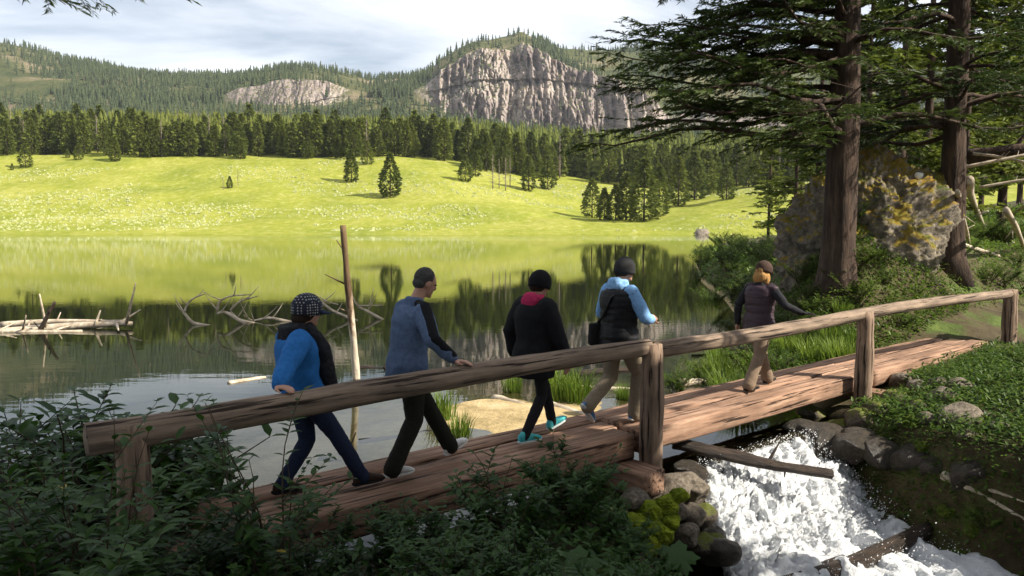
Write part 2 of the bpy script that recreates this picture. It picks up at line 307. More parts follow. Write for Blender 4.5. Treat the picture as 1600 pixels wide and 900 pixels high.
tag(mb.build('mountains', M['mountain'], smooth=False), 'rocky mountains with a banded cliff above forested slopes', kind='structure')

# far conifers: low cones with ragged skirts
def cone_template(layers, n, seed):
    r_ = np.random.default_rng(seed); V = []; T = []; k = 0
    for i in range(layers):
        z0 = 0.06 + 0.9 * i / layers; z1 = min(1.0, z0 + 1.25 / layers); rad = 0.17 * (1 - i / layers) ** 0.75 * r_.uniform(0.85, 1.15)
        th = np.linspace(0, 2 * np.pi, n, endpoint=False) + r_.uniform(0, 6); rr = rad * r_.uniform(0.6, 1.25, n)
        V += [(rr[j] * math.cos(th[j]), rr[j] * math.sin(th[j]), z0 + r_.uniform(-0.03, 0.03)) for j in range(n)] + [(0, 0, z1)]
        T += [(k + j, k + (j + 1) % n, k + n) for j in range(n)]; k += n + 1
    return np.array(V), np.array(T)
TPL = [cone_template(4, 5, s) for s in range(6)]
TPL5 = [cone_template(6, 7, s + 20) for s in range(6)]
def scatter_cones(P, H, tpl, name, mat, label):
    mb = MB()
    for k in range(len(tpl)):
        s = np.arange(len(P)) % len(tpl) == k; p, h = P[s], H[s]; V, T = tpl[k]; nV = len(V); a = rng.uniform(0, 6.28, len(p)); w = rng.uniform(0.8, 1.3, len(p)) * h
        x = (V[None, :, 0] * np.cos(a)[:, None] - V[None, :, 1] * np.sin(a)[:, None]) * w[:, None] + p[:, None, 0]
        y = (V[None, :, 0] * np.sin(a)[:, None] + V[None, :, 1] * np.cos(a)[:, None]) * w[:, None] + p[:, None, 1]
        z = V[None, :, 2] * h[:, None] + p[:, None, 2] - 0.4
        mb.add(np.stack([x, y, z], -1), tris=(T[None] + (np.arange(len(p)) * nV)[:, None, None]), tint=np.repeat(rng.uniform(0, 1, len(p)), nV))
    o = mb.build(name, mat, smooth=False); return tag(o, label, kind='stuff')
# on the mountains: sample cells of the grid
nU, nV_ = MX2.shape
gi = np.searchsorted(um, rng.uniform(-415, 2040, 90000)) - 1; gj = np.where(rng.random(90000) < 0.12, rng.integers(0, nV_ - 1, 90000), np.where(rng.random(90000) < 0.5, rng.integers(0, 18, 90000), rng.integers(102, nV_ - 1, 90000)))
fi, fj = rng.random(90000), rng.random(90000)
def bil(A): return A[gi, gj] * (1 - fi) * (1 - fj) + A[gi + 1, gj] * fi * (1 - fj) + A[gi, gj + 1] * (1 - fi) * fj + A[gi + 1, gj + 1] * fi * fj
PX, PY, PZ, PC = bil(MX2), bil(MY2), bil(MZ2), bil(MC)
uP = um[gi]
dens = sstep(0.40, 0.54, fbm(PX * 0.007 + 3, PY * 0.006, 0, 4, 51)) * 0.9 + 0.10
dens *= np.where(PC > 0.12, 0.025, 1.0) * np.where(uP < 130, 0.22 + 0.78 * sstep(20, 150, uP), 1)
dens *= np.where((uP > 675) & (uP < 832) & (PY > 1120), 0.14, 1) * np.where(PY > 1500, 0.3, 1)
dens *= np.where((uP > 640) & (uP < 700) & (PY > 1050) & (PY < 1190), 0.1, 1)
dens = np.where((PY < 1100) & (gj < 17), np.maximum(dens, 0.5), dens)
keep = rng.random(90000) < dens * 0.6
P = np.stack([PX, PY, PZ], -1)[keep]
scatter_cones(P, rng.uniform(6, 17, len(P)), TPL, 'hillside_forest', M['needle_hill'], 'distant conifer forest covering the mountain slopes')
# wooded slope behind the tree line
n_ = 9000; u_ = rng.uniform(-420, 2000, n_); y_ = rng.uniform(372, 730, n_) ; x_ = (u_ - 800) / F * y_
keep = rng.random(n_) < 0.75
P = np.stack([x_, y_, far_z(x_, y_)], -1)[keep]
scatter_cones(P, rng.uniform(10, 19, len(P)), TPL5, 'wooded_slope', M['needle_far'], 'dense conifer wood on the slope behind the meadow tree line')
# sagebrush and white flowers in the meadow
n_ = 26000; u_ = rng.uniform(-300, 1500, n_); y_ = rng.uniform(206, 345, n_); x_ = (u_ - 800) / F * y_
d = sstep(0.46, 0.62, fbm(x_ * 0.028 + 4, y_ * 0.045, 0, 4, 61)); k = rng.random(n_) < d * 0.8; x_, y_ = x_[k], y_[k]; n_ = len(x_); z_ = far_z(x_, y_)
h = rng.uniform(0.12, 0.5, n_); w = h * rng.uniform(0.9, 2.2, n_); V = np.zeros((n_, 5, 3)); a = rng.uniform(0, 6, n_)
for j in range(4): V[:, j] = np.stack([x_ + w * np.cos(a + j * 1.57), y_ + w * np.sin(a + j * 1.57), z_ - 0.1], -1)
V[:, 4] = np.stack([x_, y_, z_ + h], -1)
T = np.array([(j, (j + 1) % 4, 4) for j in range(4)])
mb = MB(); mb.add(V, tris=T[None] + (np.arange(n_) * 5)[:, None, None], tint=np.repeat(rng.random(n_), 5))
tag(mb.build('sagebrush', M['sage'], smooth=False), 'pale sagebrush and small flowers dotted over the meadow', kind='stuff')

# ---------------------------------------------------------------- near ground
BD = np.array([0.77, 0.638]); BN = np.array([-0.638, 0.77]); BP = np.array([1.33, 7.8])   # bridge: direction, towards the lake, near edge
def st_of(x, y): return (x - BP[0]) * BD[0] + (y - BP[1]) * BD[1], (x - BP[0]) * BN[0] + (y - BP[1]) * BN[1]
def st(s, t, z=0): p = BP + s * BD + t * BN; return Vector((p[0], p[1], z))
XS_Y = np.array([-10, 8, 9.5, 10.5, 12, 14, 18, 25, 36, 50, 70, 95, 150, 200.]); XS_X = np.array([4.2, 4.2, 4.0, 3.6, 3.5, 4.1, 4.9, 5.7, 7.0, 10, 16, 27, 50, 66.])
CRK_Y = np.array([-10, 3, 5, 6.5, 8, 9.4, 12.]); CRK_X = np.array([7, 4.9, 4.1, 3.6, 3.1, 2.85, 2.6])
def gz(x, y):
    x = np.asarray(x, float); y = np.asarray(y, float); s, t = st_of(x, y)
    lakebed = -0.10 - 0.09 * np.clip(y - 12.5, 0, 30) - 0.05 * np.clip(-x - 2, 0, 30) + 0.0 * x
    silt = np.exp(-(((x - 0.2) / 2.3) ** 2 + ((y - 10.6) / 2.0) ** 2)) * 0.125
    lakebed = np.maximum(lakebed, -2.6) + silt + 0.085 * (fbm(x * 1.1, y * 1.5, 0, 4, 71) - 0.5)
    # right bank beyond the bridge
    rb = 0.30 + 1.75 * sstep(0.9, 3.4, t) * (1 - 0.6 * sstep(19, 30, y)) + 0.8 * np.exp(-(((x - 9.5) / 3.0) ** 2 + ((y - 18.5) / 3.5) ** 2)) + 0.15 * np.clip(x - np.interp(y, XS_Y, XS_X) - 5.5, 0, 40) * sstep(1, 6, t) + 0.35 * (fbm(x * 0.6, y * 0.6, 0, 4, 73) - 0.5)
    fr = sstep(0, 3.0, x - np.interp(y, XS_Y, XS_X)); zl = lakebed * (1 - fr) + rb * fr
    # camera side
    left = 0.95 - 0.62 * sstep(-4.6, -0.3, t) + 0.25 * (fbm(x * 0.9, y * 0.9, 0, 4, 77) - 0.5); left = left - 0.55 * sstep(0.3, 1.5, x) * sstep(2.5, 5, y); left = np.where(t > -0.5, left - 0.75 * sstep(-0.6, 0.1, t), left)
    right = 0.15 + 0.30 * sstep(4.2, 7.5, x) + 0.05 * np.clip(-t, 0, 6) + 0.3 * (fbm(x * 0.8, y * 0.8, 0, 4, 79) - 0.5)
    w = sstep(-0.6, 0.6, x - np.interp(y, CRK_Y, CRK_X)); zc = left * (1 - w) + right * w
    cd = np.abs(x - np.interp(y, CRK_Y, CRK_X)) ; bed = -1.15 + 0.1 * (fbm(x * 2, y * 2, 0, 3, 83) - 0.5)
    wid = np.interp(y, [3, 7, 8.3, 9.6, 10.5], [1.9, 1.7, 1.2, 0.95, 0.9])
    ck = 1 - sstep(wid, wid + 1.05, cd); zc = zc * (1 - ck) + bed * ck
    side = sstep(0.0, 0.7, t)
    z = zc * (1 - side) + zl * side
    # left shore of the lake
    lf = sstep(-2.2, -3.4, x) ; shore = sstep(5.6, 7.4, y + 0.25 * (x + 3)); zleft = left * (1 - shore) + lakebed * shore
    return np.where(x < -2.2, z * (1 - lf) + zleft * lf, z)
def gnd(x, y): return float(gz(np.array([x]), np.array([y]))[0])
xs = np.concatenate([np.arange(-30, -6, 0.6), np.arange(-6, 12, 0.11), np.arange(12, 75, 0.7)]); ys = np.concatenate([np.arange(-14, 2.5, 0.5), np.arange(2.5, 20, 0.11), np.arange(20, 120, 0.8)])
X, Y = np.meshgrid(xs, ys, indexing='ij')
mb = MB(); mb.add(np.stack([X, Y, gz(X, Y)], -1), grid_faces(len(xs), len(ys)))
m, nt_, b_, o_ = newmat('bank_ground')
tc = N(nt_, 'ShaderNodeTexCoord'); sp = N(nt_, 'ShaderNodeSeparateXYZ'); nt_.links.new(tc.outputs['Object'], sp.inputs[0])
soil = ramp(nt_, noise(nt_, 1.1, 8, 0.65), [(0.32, (0.03, 0.022, 0.013)), (0.5, (0.07, 0.055, 0.026)), (0.6, (0.06, 0.085, 0.018)), (0.75, (0.11, 0.15, 0.03))])
silt = ramp(nt_, noise(nt_, 1.4, 8, 0.7), [(0.3, (0.14, 0.11, 0.045)), (0.5, (0.40, 0.30, 0.15)), (0.68, (0.55, 0.43, 0.25))])
deep = ramp(nt_, noise(nt_, 0.6, 5), [(0.3, (0.02, 0.032, 0.012)), (0.7, (0.05, 0.065, 0.022))])
def mr(nt_, a, lo, hi):
    r = N(nt_, 'ShaderNodeMapRange'); r.inputs[1].default_value = lo; r.inputs[2].default_value = hi; nt_.links.new(a, r.inputs[0]); return r.outputs[0]
def mixc(nt_, f, a, b):
    q = N(nt_, 'ShaderNodeMix', data_type='RGBA'); nt_.links.new(f, q.inputs['Factor']); nt_.links.new(a, q.inputs['A']); nt_.links.new(b, q.inputs['B']); return q.outputs['Result']
vd = N(nt_, 'ShaderNodeVectorMath', operation='DOT_PRODUCT'); vd.inputs[1].default_value = (BN[0], BN[1], 0); nt_.links.new(tc.outputs['Object'], vd.inputs[0]); tb = float(BP @ BN)
wet = mixc(nt_, mr(nt_, sp.outputs['Z'], -0.14, -0.34), silt, deep); lake_c = mixc(nt_, mr(nt_, sp.outputs['Z'], 0.06, 0.16), wet, soil)
c = mixc(nt_, mr(nt_, vd.outputs['Value'], tb + 0.1, tb + 0.7), soil, lake_c)
nt_.links.new(c, b_.inputs['Base Color']); b_.inputs['Roughness'].default_value = 0.9; b_.inputs['Specular IOR Level'].default_value = 0.2
bump(nt_, b_, noise(nt_, 9, 8, 0.7), 0.9, 0.05); M['ground'] = m
tag(mb.build('ground', M['ground']), 'earth banks and shallow silty bed around the creek and lake edge', kind='structure')
mb = MB(); mb.add([(-900, -60, -2.9), (900, -60, -2.9), (900, 260, -2.9), (-900, 260, -2.9)], [(0, 1, 2, 3)])
M['bed'] = basic('lake_bed', [(0.3, (0.02, 0.030, 0.010)), (0.7, (0.045, 0.058, 0.02))], 0.3, 0.95, 0)
tag(mb.build('lake_bed', M['bed']), 'dark green bottom of the deep lake', kind='structure')
# lake surface: fresnel mirror over clear water
m, nt_, b_, o_ = newmat('lake_water'); nt_.nodes.remove(b_)
fr = N(nt_, 'ShaderNodeFresnel'); fr.inputs[0].default_value = 1.42; gl = N(nt_, 'ShaderNodeBsdfGlossy'); gl.inputs['Roughness'].default_value = 0.012; gl.inputs['Color'].default_value = (0.94, 0.95, 0.92, 1)
tp = N(nt_, 'ShaderNodeBsdfTransparent'); tp.inputs['Color'].default_value = (0.80, 0.82, 0.62, 1); ms = N(nt_, 'ShaderNodeMixShader')
bp = N(nt_, 'ShaderNodeBump'); bp.inputs['Strength'].default_value = 0.35; bp.inputs['Distance'].default_value = 0.0035; nt_.links.new(noise(nt_, 2.2, 3, 0.5, (0.5, 1.6, 1)), bp.inputs['Height'])
nt_.links.new(bp.outputs[0], gl.inputs['Normal']); nt_.links.new(fr.outputs[0], ms.inputs[0]); nt_.links.new(tp.outputs[0], ms.inputs[1]); nt_.links.new(gl.outputs[0], ms.inputs[2]); nt_.links.new(ms.outputs[0], o_.inputs[0])
M['water'] = m
me = bpy.data.meshes.new('lake'); lp = [(-800, -40, 0), (-9, -1, 0), (-4.2, 3.2, 0), (2.0, 8.42, 0), (3.75, 9.9, 0), (9, 13, 0), (60, 25, 0), (700, 215, 0), (-800, 215, 0)]
me.from_pydata(lp, [], [list(range(len(lp)))]); me.update(); me.materials.append(M['water'])
tag(obj('lake', me), 'still lake water mirroring meadow, trees and cliffs', kind='structure')
# ---------------------------------------------------------------- footbridge
DECK = 0.55
bridge = thing('footbridge', st(2.4, 0.45, 0), 0, 'long plank footbridge with a peeled log handrail over the creek', 'bridge')
def bchild(name, mb, mat, smooth=True, parent=None):
    o = mb.build(name, mat, parent or bridge, smooth)
    if not parent: o.matrix_parent_inverse = Matrix.Translation(-bridge.location)
    return o
def local_piece(name, c, ang, mb, mat, parent=None, smooth=True, tilt=0.0):
    """piece modelled along its own x axis so the grain follows it"""
    o = mb.build(name, mat, None, smooth); o.location = c; o.rotation_euler = (0, tilt, ang)
    if parent:
        o.parent = parent; o.matrix_parent_inverse = Matrix.Translation(-parent.location)
    return o
BANG = math.atan2(BD[1], BD[0])
def hewn(L, w, h, seed, seg=0.12, rnd=0.03, wob=0.012):
    n = max(4, int(L / seg)); xs_ = np.linspace(-L / 2, L / 2, n); hw, hh = w / 2, h / 2
    prof = []
    for sx_, sy_ in ((1, 1), (-1, 1), (-1, -1), (1, -1)):
        c = (sx_ * (hw - rnd), sy_ * (hh - rnd)); a0 = math.atan2(sy_, sx_)
        for k in (-0.7, 0, 0.7): prof.append((c[0] + rnd * math.cos(a0 + k) , c[1] + rnd * math.sin(a0 + k)))
        nx = {(1, 1): (0, hh), (-1, 1): (-hw, 0), (-1, -1): (0, -hh), (1, -1): (hw, 0)}[(sx_, sy_)]
        prof.append(nx)
    prof = np.array(prof); m_ = len(prof)
    V = np.zeros((n, m_, 3)); V[:, :, 0] = xs_[:, None]
    d = 1 + 0 * V[:, :, 0]
    nz = 2 * fbm(xs_[:, None] * 1.7 + seed * 5, prof[None, :, 0] * 9, prof[None, :, 1] * 9, 4, seed) - 1
    V[:, :, 1] = prof[None, :, 0] + nz * wob * np.sign(prof[None, :, 0] + 1e-6); V[:, :, 2] = prof[None, :, 1] + nz * wob * 0.8 * np.sign(prof[None, :, 1] + 1e-6)
    i = np.arange(n - 1)[:, None] * m_; j = np.arange(m_)[None]; j2 = (j + 1) % m_
    q = np.stack([i + j, i + j2, i + m_ + j2, i + m_ + j], -1).reshape(-1, 4)
    Vf = np.vstack([V.reshape(-1, 3), [(-L / 2 - 0.01, 0, 0), (L / 2 + 0.01, 0, 0)]]); t = []
    for a in range(m_): t += [(n * m_, (a + 1) % m_, a), (n * m_ + 1, (n - 1) * m_ + a, (n - 1) * m_ + (a + 1) % m_)]
    return MB().add(Vf, q, t)
for k, (s0, s1, zt, off) in enumerate([(-4.9, -0.03, DECK, 0.0), (0.06, 5.2, DECK + 0.01, 0.03), (5.23, 9.75, DECK - 0.01, 0.05)]):
    for j in range(3):
        w = [0.322, 0.285, 0.30][j]; tc_ = [0.165, 0.49, 0.805][j] + off; h = [0.27, 0.24, 0.25][(j + k) % 3]
        e0, e1 = s0 + 0.05 * ((j * 7 + k) % 3 - 1) * (k > 0), s1 + 0.06 * ((j * 5 + k) % 3 - 1) * (k < 1 or j)
        local_piece('plank', st((e0 + e1) / 2, tc_, zt - h / 2 - 0.018 * ((j + k) % 2)), BANG, hewn(e1 - e0, w, h, k * 3 + j), M['plank'], bridge)
for s_ in (-4.6, -0.22, 5.15, 9.3):
    local_piece('sill_beam', st(s_, 0.38, DECK - 0.27 - 0.13), BANG + math.pi / 2, hewn(1.5, 0.32, 0.26, int(s_ * 7) % 97), M['plank'], bridge)
for k, (s_, zb_, r_) in enumerate([(-4.85, -0.1, 0.10), (0.02, 0.08, 0.112), (4.55, 0.1, 0.118), (10.2, 0.1, 0.12)]):
    z1 = 1.49; pth = [(0, 0, zb_ + (z1 - zb_) * t) for t in np.linspace(0, 1, 16)]
    rr = r_ * (1.08 - 0.1 * np.linspace(0, 1, 16)); rr[-1] *= 0.86
    V, q, t = tube(pth, rr, 14, True, 0.22, k + 3)
    o = MB().add(V, q, t).build('post', M['wood_up'] if 'wood_up' in M else M['wood'], bridge); p = st(s_, -0.13, 0); o.location = p - bridge.location
for k, (s0, s1, r0, r1) in enumerate([(-5.1, 0.0, 0.100, 0.086), (0.06, 10.35, 0.090, 0.078)]):
    L = s1 - s0; n = int(L / 0.15); xs_ = np.linspace(-L / 2, L / 2, n)
    pth = np.stack([xs_, 0.03 * np.sin(xs_ * 0.9 + k), 0.025 * np.sin(xs_ * 0.6 + 1)], -1)
    V, q, t = tube(pth, np.linspace(r0, r1, n), 14, True, 0.16, k + 11)
    local_piece('handrail', st((s0 + s1) / 2, -0.10, 1.435), BANG, MB().add(V, q, t), M['wood'], bridge)

# ---------------------------------------------------------------- people
def ik(a, b, l1, l2, hint):
    a, b, hint = Vector(a), Vector(b), Vector(hint); d = b - a; D = min(d.length, (l1 + l2) * 0.999); dn = d.normalized()
    x = (l1 * l1 - l2 * l2 + D * D) / (2 * D); h = math.sqrt(max(l1 * l1 - x * x, 1e-6)); hp = (hint - dn * hint.dot(dn)).normalized()
    return a + dn * x + hp * h
def loft(rings, n=18):
    """rings: (centre, lateral axis vec * half width, depth axis vec * half depth)"""
    th = np.linspace(0, 2 * np.pi, n, endpoint=False); V = []
    for c, A, B in rings:
        ex = 0.85; cs, sn = np.cos(th), np.sin(th); cs = np.sign(cs) * np.abs(cs) ** ex; sn = np.sign(sn) * np.abs(sn) ** ex
        V.append(np.array(c)[None] + cs[:, None] * np.array(A)[None] + sn[:, None] * np.array(B)[None])
    k = len(V); V = np.concatenate(V); i = np.arange(k - 1)[:, None] * n; j = np.arange(n)[None]; j2 = (j + 1) % n
    q = np.stack([i + j, i + j2, i + n + j2, i + n + j], -1).reshape(-1, 4); V = np.vstack([V, rings[0][0], rings[-1][0]]); t = []
    for a in range(n): t += [(k * n, (a + 1) % n, a), (k * n + 1, (k - 1) * n + a, (k - 1) * n + (a + 1) % n)]
    return V, q, t
def ell(c, r, rot=None, n=12):
    th = np.linspace(0, np.pi, n); ph = np.linspace(0, 2 * np.pi, 2 * n, endpoint=False)
    P = np.stack([np.sin(th)[:, None] * np.cos(ph)[None], np.sin(th)[:, None] * np.sin(ph)[None], np.cos(th)[:, None] * np.ones((1, 2 * n))], -1).reshape(-1, 3) * np.array(r)
    if rot is not None: P = P @ np.array(rot.to_3x3()).T
    P = P + np.array(c); m_ = 2 * n
    i = np.arange(n - 1)[:, None] * m_; j = np.arange(m_)[None]; j2 = (j + 1) % m_
    return P, np.stack([i + j, i + m_ + j, i + m_ + j2, i + j2], -1).reshape(-1, 4), None
def bone(pts, rads, n=12):
    """tapered closed limb through points, rounded ends"""
    P = [Vector(p) for p in pts]; out, rr = [], []
    d0 = (P[0] - P[1]).normalized(); d1 = (P[-1] - P[-2]).normalized()
    out += [P[0] + d0 * rads[0] * 0.95, P[0] + d0 * rads[0] * 0.6]; rr += [rads[0] * 0.3, rads[0] * 0.8]
    for i in range(len(P) - 1):
        for t in np.linspace(0, 1, 6, endpoint=False): out.append(P[i].lerp(P[i + 1], t)); rr.append(rads[i] + (rads[i + 1] - rads[i]) * t)
    out.append(P[-1]); rr.append(rads[-1]); out += [P[-1] + d1 * rads[-1] * 0.6, P[-1] + d1 * rads[-1] * 0.95]; rr += [rads[-1] * 0.8, rads[-1] * 0.3]
    return tube([p[:] for p in out], rr, n)
def fuse(parts, voxel, smooth=4, wrinkle=0.0, freq=9.0, seed=0, aniso=(1, 1, 1)):
    mb = MB()
    for p in parts: mb.add(p[0], p[1], p[2])
    me = mb.mesh('tmp'); o = bpy.data.objects.new('tmp', me); COL.objects.link(o)
    r = o.modifiers.new('r', 'REMESH'); r.mode = 'VOXEL'; r.voxel_size = voxel; r.use_smooth_shade = True
    if smooth: s_ = o.modifiers.new('s', 'SMOOTH'); s_.factor = 0.5; s_.iterations = smooth
    dg = bpy.context.evaluated_depsgraph_get(); e = o.evaluated_get(dg); m2 = bpy.data.meshes.new_from_object(e)
    bpy.data.objects.remove(o); bpy.data.meshes.remove(me)
    if wrinkle:
        n = len(m2.vertices); co = np.zeros(n * 3, np.float32); no = np.zeros(n * 3, np.float32); m2.vertices.foreach_get('co', co); m2.vertex_normals.foreach_get('vector', no)
        co = co.reshape(-1, 3).astype(float); no = no.reshape(-1, 3)
        w = 1 - np.abs(2 * fbm(co[:, 0] * freq * aniso[0] + seed, co[:, 1] * freq * aniso[1], co[:, 2] * freq * aniso[2], 3, seed) - 1)
        co += no * ((w - 0.6) * 2 * wrinkle)[:, None]; m2.vertices.foreach_set('co', co.astype(np.float32).ravel()); m2.update()
    m2.polygons.foreach_set('use_smooth', np.ones(len(m2.polygons), bool)); return m2
def cloth(name, c, c2=None, rough=0.9, scale=60, sheen=0.0):
    c2 = c2 or tuple(v * 0.7 for v in c); m = basic(name, [(0.35, c2), (0.65, c)], scale, rough, 0.35, 0.004, spec=0.15); return m
skin = basic('skin', [(0.3, (0.36, 0.19, 0.13)), (0.7, (0.48, 0.27, 0.19))], 14, 0.6, 0.15, 0.002)
def put(name, me, mat, parent):
    me.materials.clear(); me.materials.append(mat); me.name = name; return obj(name, me, parent)
def hand(w, fdir, pdir, curl, side, k=1.0):
    """palm + five fingers; fdir = finger direction, pdir = palm normal, side=+1 if the thumb lies along cross(fdir,pdir)"""
    f, p = Vector(fdir).normalized(), Vector(pdir).normalized(); p = (p - f * p.dot(f)).normalized(); sdv = f.cross(p).normalized() * side; w = Vector(w); parts = []
    A, B = sdv * 0.040 * k, p * 0.014 * k
    parts.append(loft([(w - f * 0.02 * k, A * 0.62, B * 1.5), (w + f * 0.03 * k, A * 0.9, B * 1.25), (w + f * 0.075 * k, A * 1.02, B), (w + f * 0.092 * k, A * 0.95, B * 0.8)], 12))
    for i, (o_, L) in enumerate(((0.030, 0.070), (0.010, 0.079), (-0.011, 0.073), (-0.031, 0.057))):
        b0 = w + f * (0.082 - 0.004 * abs(i - 1)) * k + sdv * o_ * k; pts = [b0]; d = f.copy(); a = 0.25 * curl
        for s_ in range(3):
            a_ = curl * (0.55 if s_ else 0.35); d = (d * math.cos(a_) + p * math.sin(a_)).normalized(); pts.append(pts[-1] + d * L * (0.44, 0.32, 0.24)[s_] * k)
        parts.append(bone(pts, [0.0095 * k, 0.009 * k, 0.0083 * k, 0.007 * k], 8))
    t0 = w + f * 0.022 * k + sdv * 0.032 * k; d = (f * 0.7 + sdv * 0.75 + p * 0.25).normalized(); t1 = t0 + d * 0.036 * k; d2 = (f * 0.95 + sdv * 0.25 + p * 0.4 * curl).normalized()
    parts.append(bone([t0, t1, t1 + d2 * 0.03 * k, t1 + d2 * 0.054 * k], [0.014 * k, 0.0115 * k, 0.0105 * k, 0.008 * k], 8)); return parts
def person(sp):
    H = sp['H']; root = thing('person', st(sp['s'], sp['t'], DECK + 0.005), BANG, sp['label'], 'person', 'hikers crossing the footbridge in single file')
    hip, chest, head = Vector(sp['hip']), Vector(sp['chest']), Vector(sp['head']); yaw, pit = sp.get('yaw', 0), sp.get('pitch', 0)
    bw = sp.get('bw', 1.0); lat = Vector((-math.sin(sp.get('twist', 0)), math.cos(sp.get('twist', 0)), 0)); up = (chest - hip).normalized(); fw = lat.cross(up).normalized()
    neck = chest + up * 0.13 * H / 1.7 ; sh = {1: chest + up * 0.055 + lat * 0.185 * bw, -1: chest + up * 0.055 - lat * 0.185 * bw}
    hp = {1: hip + Vector((0, 0.09, -0.02)), -1: hip + Vector((0, -0.09, -0.02))}
    arm, leg = {}, {}
    for sd_ in (1, -1):
        w = Vector(sp['wrist'][sd_]); e = ik(sh[sd_], w, 0.168 * H, 0.150 * H, sp.get('elbow', {}).get(sd_, (-1, 0.3 * sd_, -0.3))); arm[sd_] = (sh[sd_], e, w)
        an = Vector(sp['ankle'][sd_]); kn = ik(hp[sd_], an, 0.245 * H, 0.245 * H, (1, 0.05 * sd_, 0.1)); leg[sd_] = (hp[sd_], kn, an)
    def torso(k, extra=0.0, top=True, low=-0.10, flare=1.0):
        L = (chest - hip).length; r = []
        for t, wl, wd in ((low / L, 0.155 * flare, 0.115 * flare), (0.0, 0.165 * flare, 0.122 * flare), (0.3, 0.150, 0.112), (0.6, 0.155, 0.118), (0.9, 0.175, 0.122), (1.08, 0.168, 0.108), (1.2, 0.11, 0.085), (1.28, 0.068, 0.066)):
            if t > 1.25 and not top: continue
            c = hip + up * L * t; r.append((c[:], (lat * (wl * bw * k + extra))[:], (fw * (wd * bw * k + extra))[:]))
        return loft(r, 20)
    RM = Matrix.Rotation(yaw, 4, 'Z') @ Matrix.Rotation(pit, 4, 'Y')
    hl = lambda x, y, z: head + RM @ Vector((x, y, z))
    he = lambda c, r: ell(hl(*c)[:], r, RM)
    hands = []; tw0 = sp.get('trouser', 1.0)
    for sd_ in (1, -1):
        fd, pd, cu, ts = sp['hand'][sd_]; hands += hand(arm[sd_][2], fd, pd, cu, ts, 1.05)
    body = [torso(0.9), bone([neck - up * 0.06, head + RM @ Vector((-0.02, 0, -0.06))], [0.062, 0.056]),
            he((-0.008, 0, 0.022), (0.098, 0.077, 0.103)), he((0.026, 0, -0.036), (0.068, 0.058, 0.084)), he((0.068, 0, -0.094), (0.026, 0.028, 0.022)),
            he((0.100, 0, -0.018), (0.020, 0.014, 0.026)), he((0.092, 0, 0.002), (0.014, 0.010, 0.026)), he((0.074, 0, 0.030), (0.022, 0.052, 0.014)), he((0.084, 0, -0.058), (0.014, 0.026, 0.010)),
            he((-0.006, 0.077, -0.010), (0.020, 0.011, 0.033)), he((-0.006, -0.077, -0.010), (0.020, 0.011, 0.033))] + hands
    for sd_ in (1, -1):
        a, l = arm[sd_], leg[sd_]; body += [bone(a, [0.046, 0.035, 0.026]), bone(l, [0.07 * tw0, 0.052 * tw0, 0.036])]
        fd = Vector(sp['foot'][sd_]).normalized(); body.append(bone([l[2], l[2] + fd * 0.12 - Vector((0, 0, 0.04))], [0.04, 0.032]))
    bo = put('body', fuse(body, 0.0085, 3), skin, root)
    for y_ in (0.032, -0.032):
        e = MB(); v = he((0.086, y_, 0.008), (0.011, 0.013, 0.010)); e.add(v[0], v[1]); e.build('eye', M['eye'], bo)
    # trousers
    tw = sp.get('trouser', 1.0); tr = [torso(1.0, 0.006, False, -0.08)] if False else []
    L = (chest - hip).length
    tr.append(loft([((hip + up * L * t)[:], (lat * wl * bw)[:], (fw * wd * bw)[:]) for t, wl, wd in ((-0.24, 0.12, 0.10), (-0.12, 0.170, 0.130), (0.02, 0.172, 0.128), (0.22, 0.152, 0.112))], 20))
    for sd_ in (1, -1):
        l = leg[sd_]; k1 = l[1].lerp(l[2], 0.5); tr.append(bone([l[0] + Vector((0, 0, -0.02)), l[0].lerp(l[1], 0.5), l[1], k1, l[2] + (l[1] - l[2]).normalized() * -0.015], [0.098 * tw, 0.088 * tw, 0.070 * tw, 0.066 * tw, 0.060 * tw * sp.get('hem', 1.0)], 14))
    put('trousers', fuse(tr, 0.012, 3, 0.007, 10, sp['seed'], (1, 1, 0.8)), sp['m_trouser'], root)
    for sd_ in (1, -1):     # shoes
        an = leg[sd_][2]; fd = Vector(sp['foot'][sd_]).normalized(); sl = fd.cross(Vector((0, 1, 0)).cross(fd)).normalized(); sdv = Vector((0, 1, 0)); nn = fd.cross(sdv).normalized()
        if nn.z < 0: nn = -nn
        b0 = an - nn * 0.072; pr = []
        for x, w, h in ((-0.075, 0.020, 0.03), (-0.066, 0.034, 0.075), (-0.03, 0.039, 0.105), (0.03, 0.040, 0.098), (0.085, 0.044, 0.068), (0.135, 0.046, 0.052), (0.175, 0.038, 0.040), (0.195, 0.020, 0.026)):
            pr.append(((b0 + fd * x + nn * (0.012 + h / 2))[:], (sdv * w)[:], (nn * h / 2)[:]))
        shoe = put('shoe', fuse([loft(pr, 14)], 0.009, 2), sp['m_shoe'], root)
        so_ = loft([((b0 + fd * x + nn * (0.010 + up_))[:], (sdv * w)[:], (nn * 0.013)[:]) for x, w, up_ in ((-0.082, 0.024, 0.006), (-0.06, 0.039, 0), (0.0, 0.040, 0), (0.10, 0.049, 0), (0.165, 0.043, 0.003), (0.200, 0.022, 0.012))], 12)
        MB().add(*so_).build('sole', sp['m_sole'], shoe)
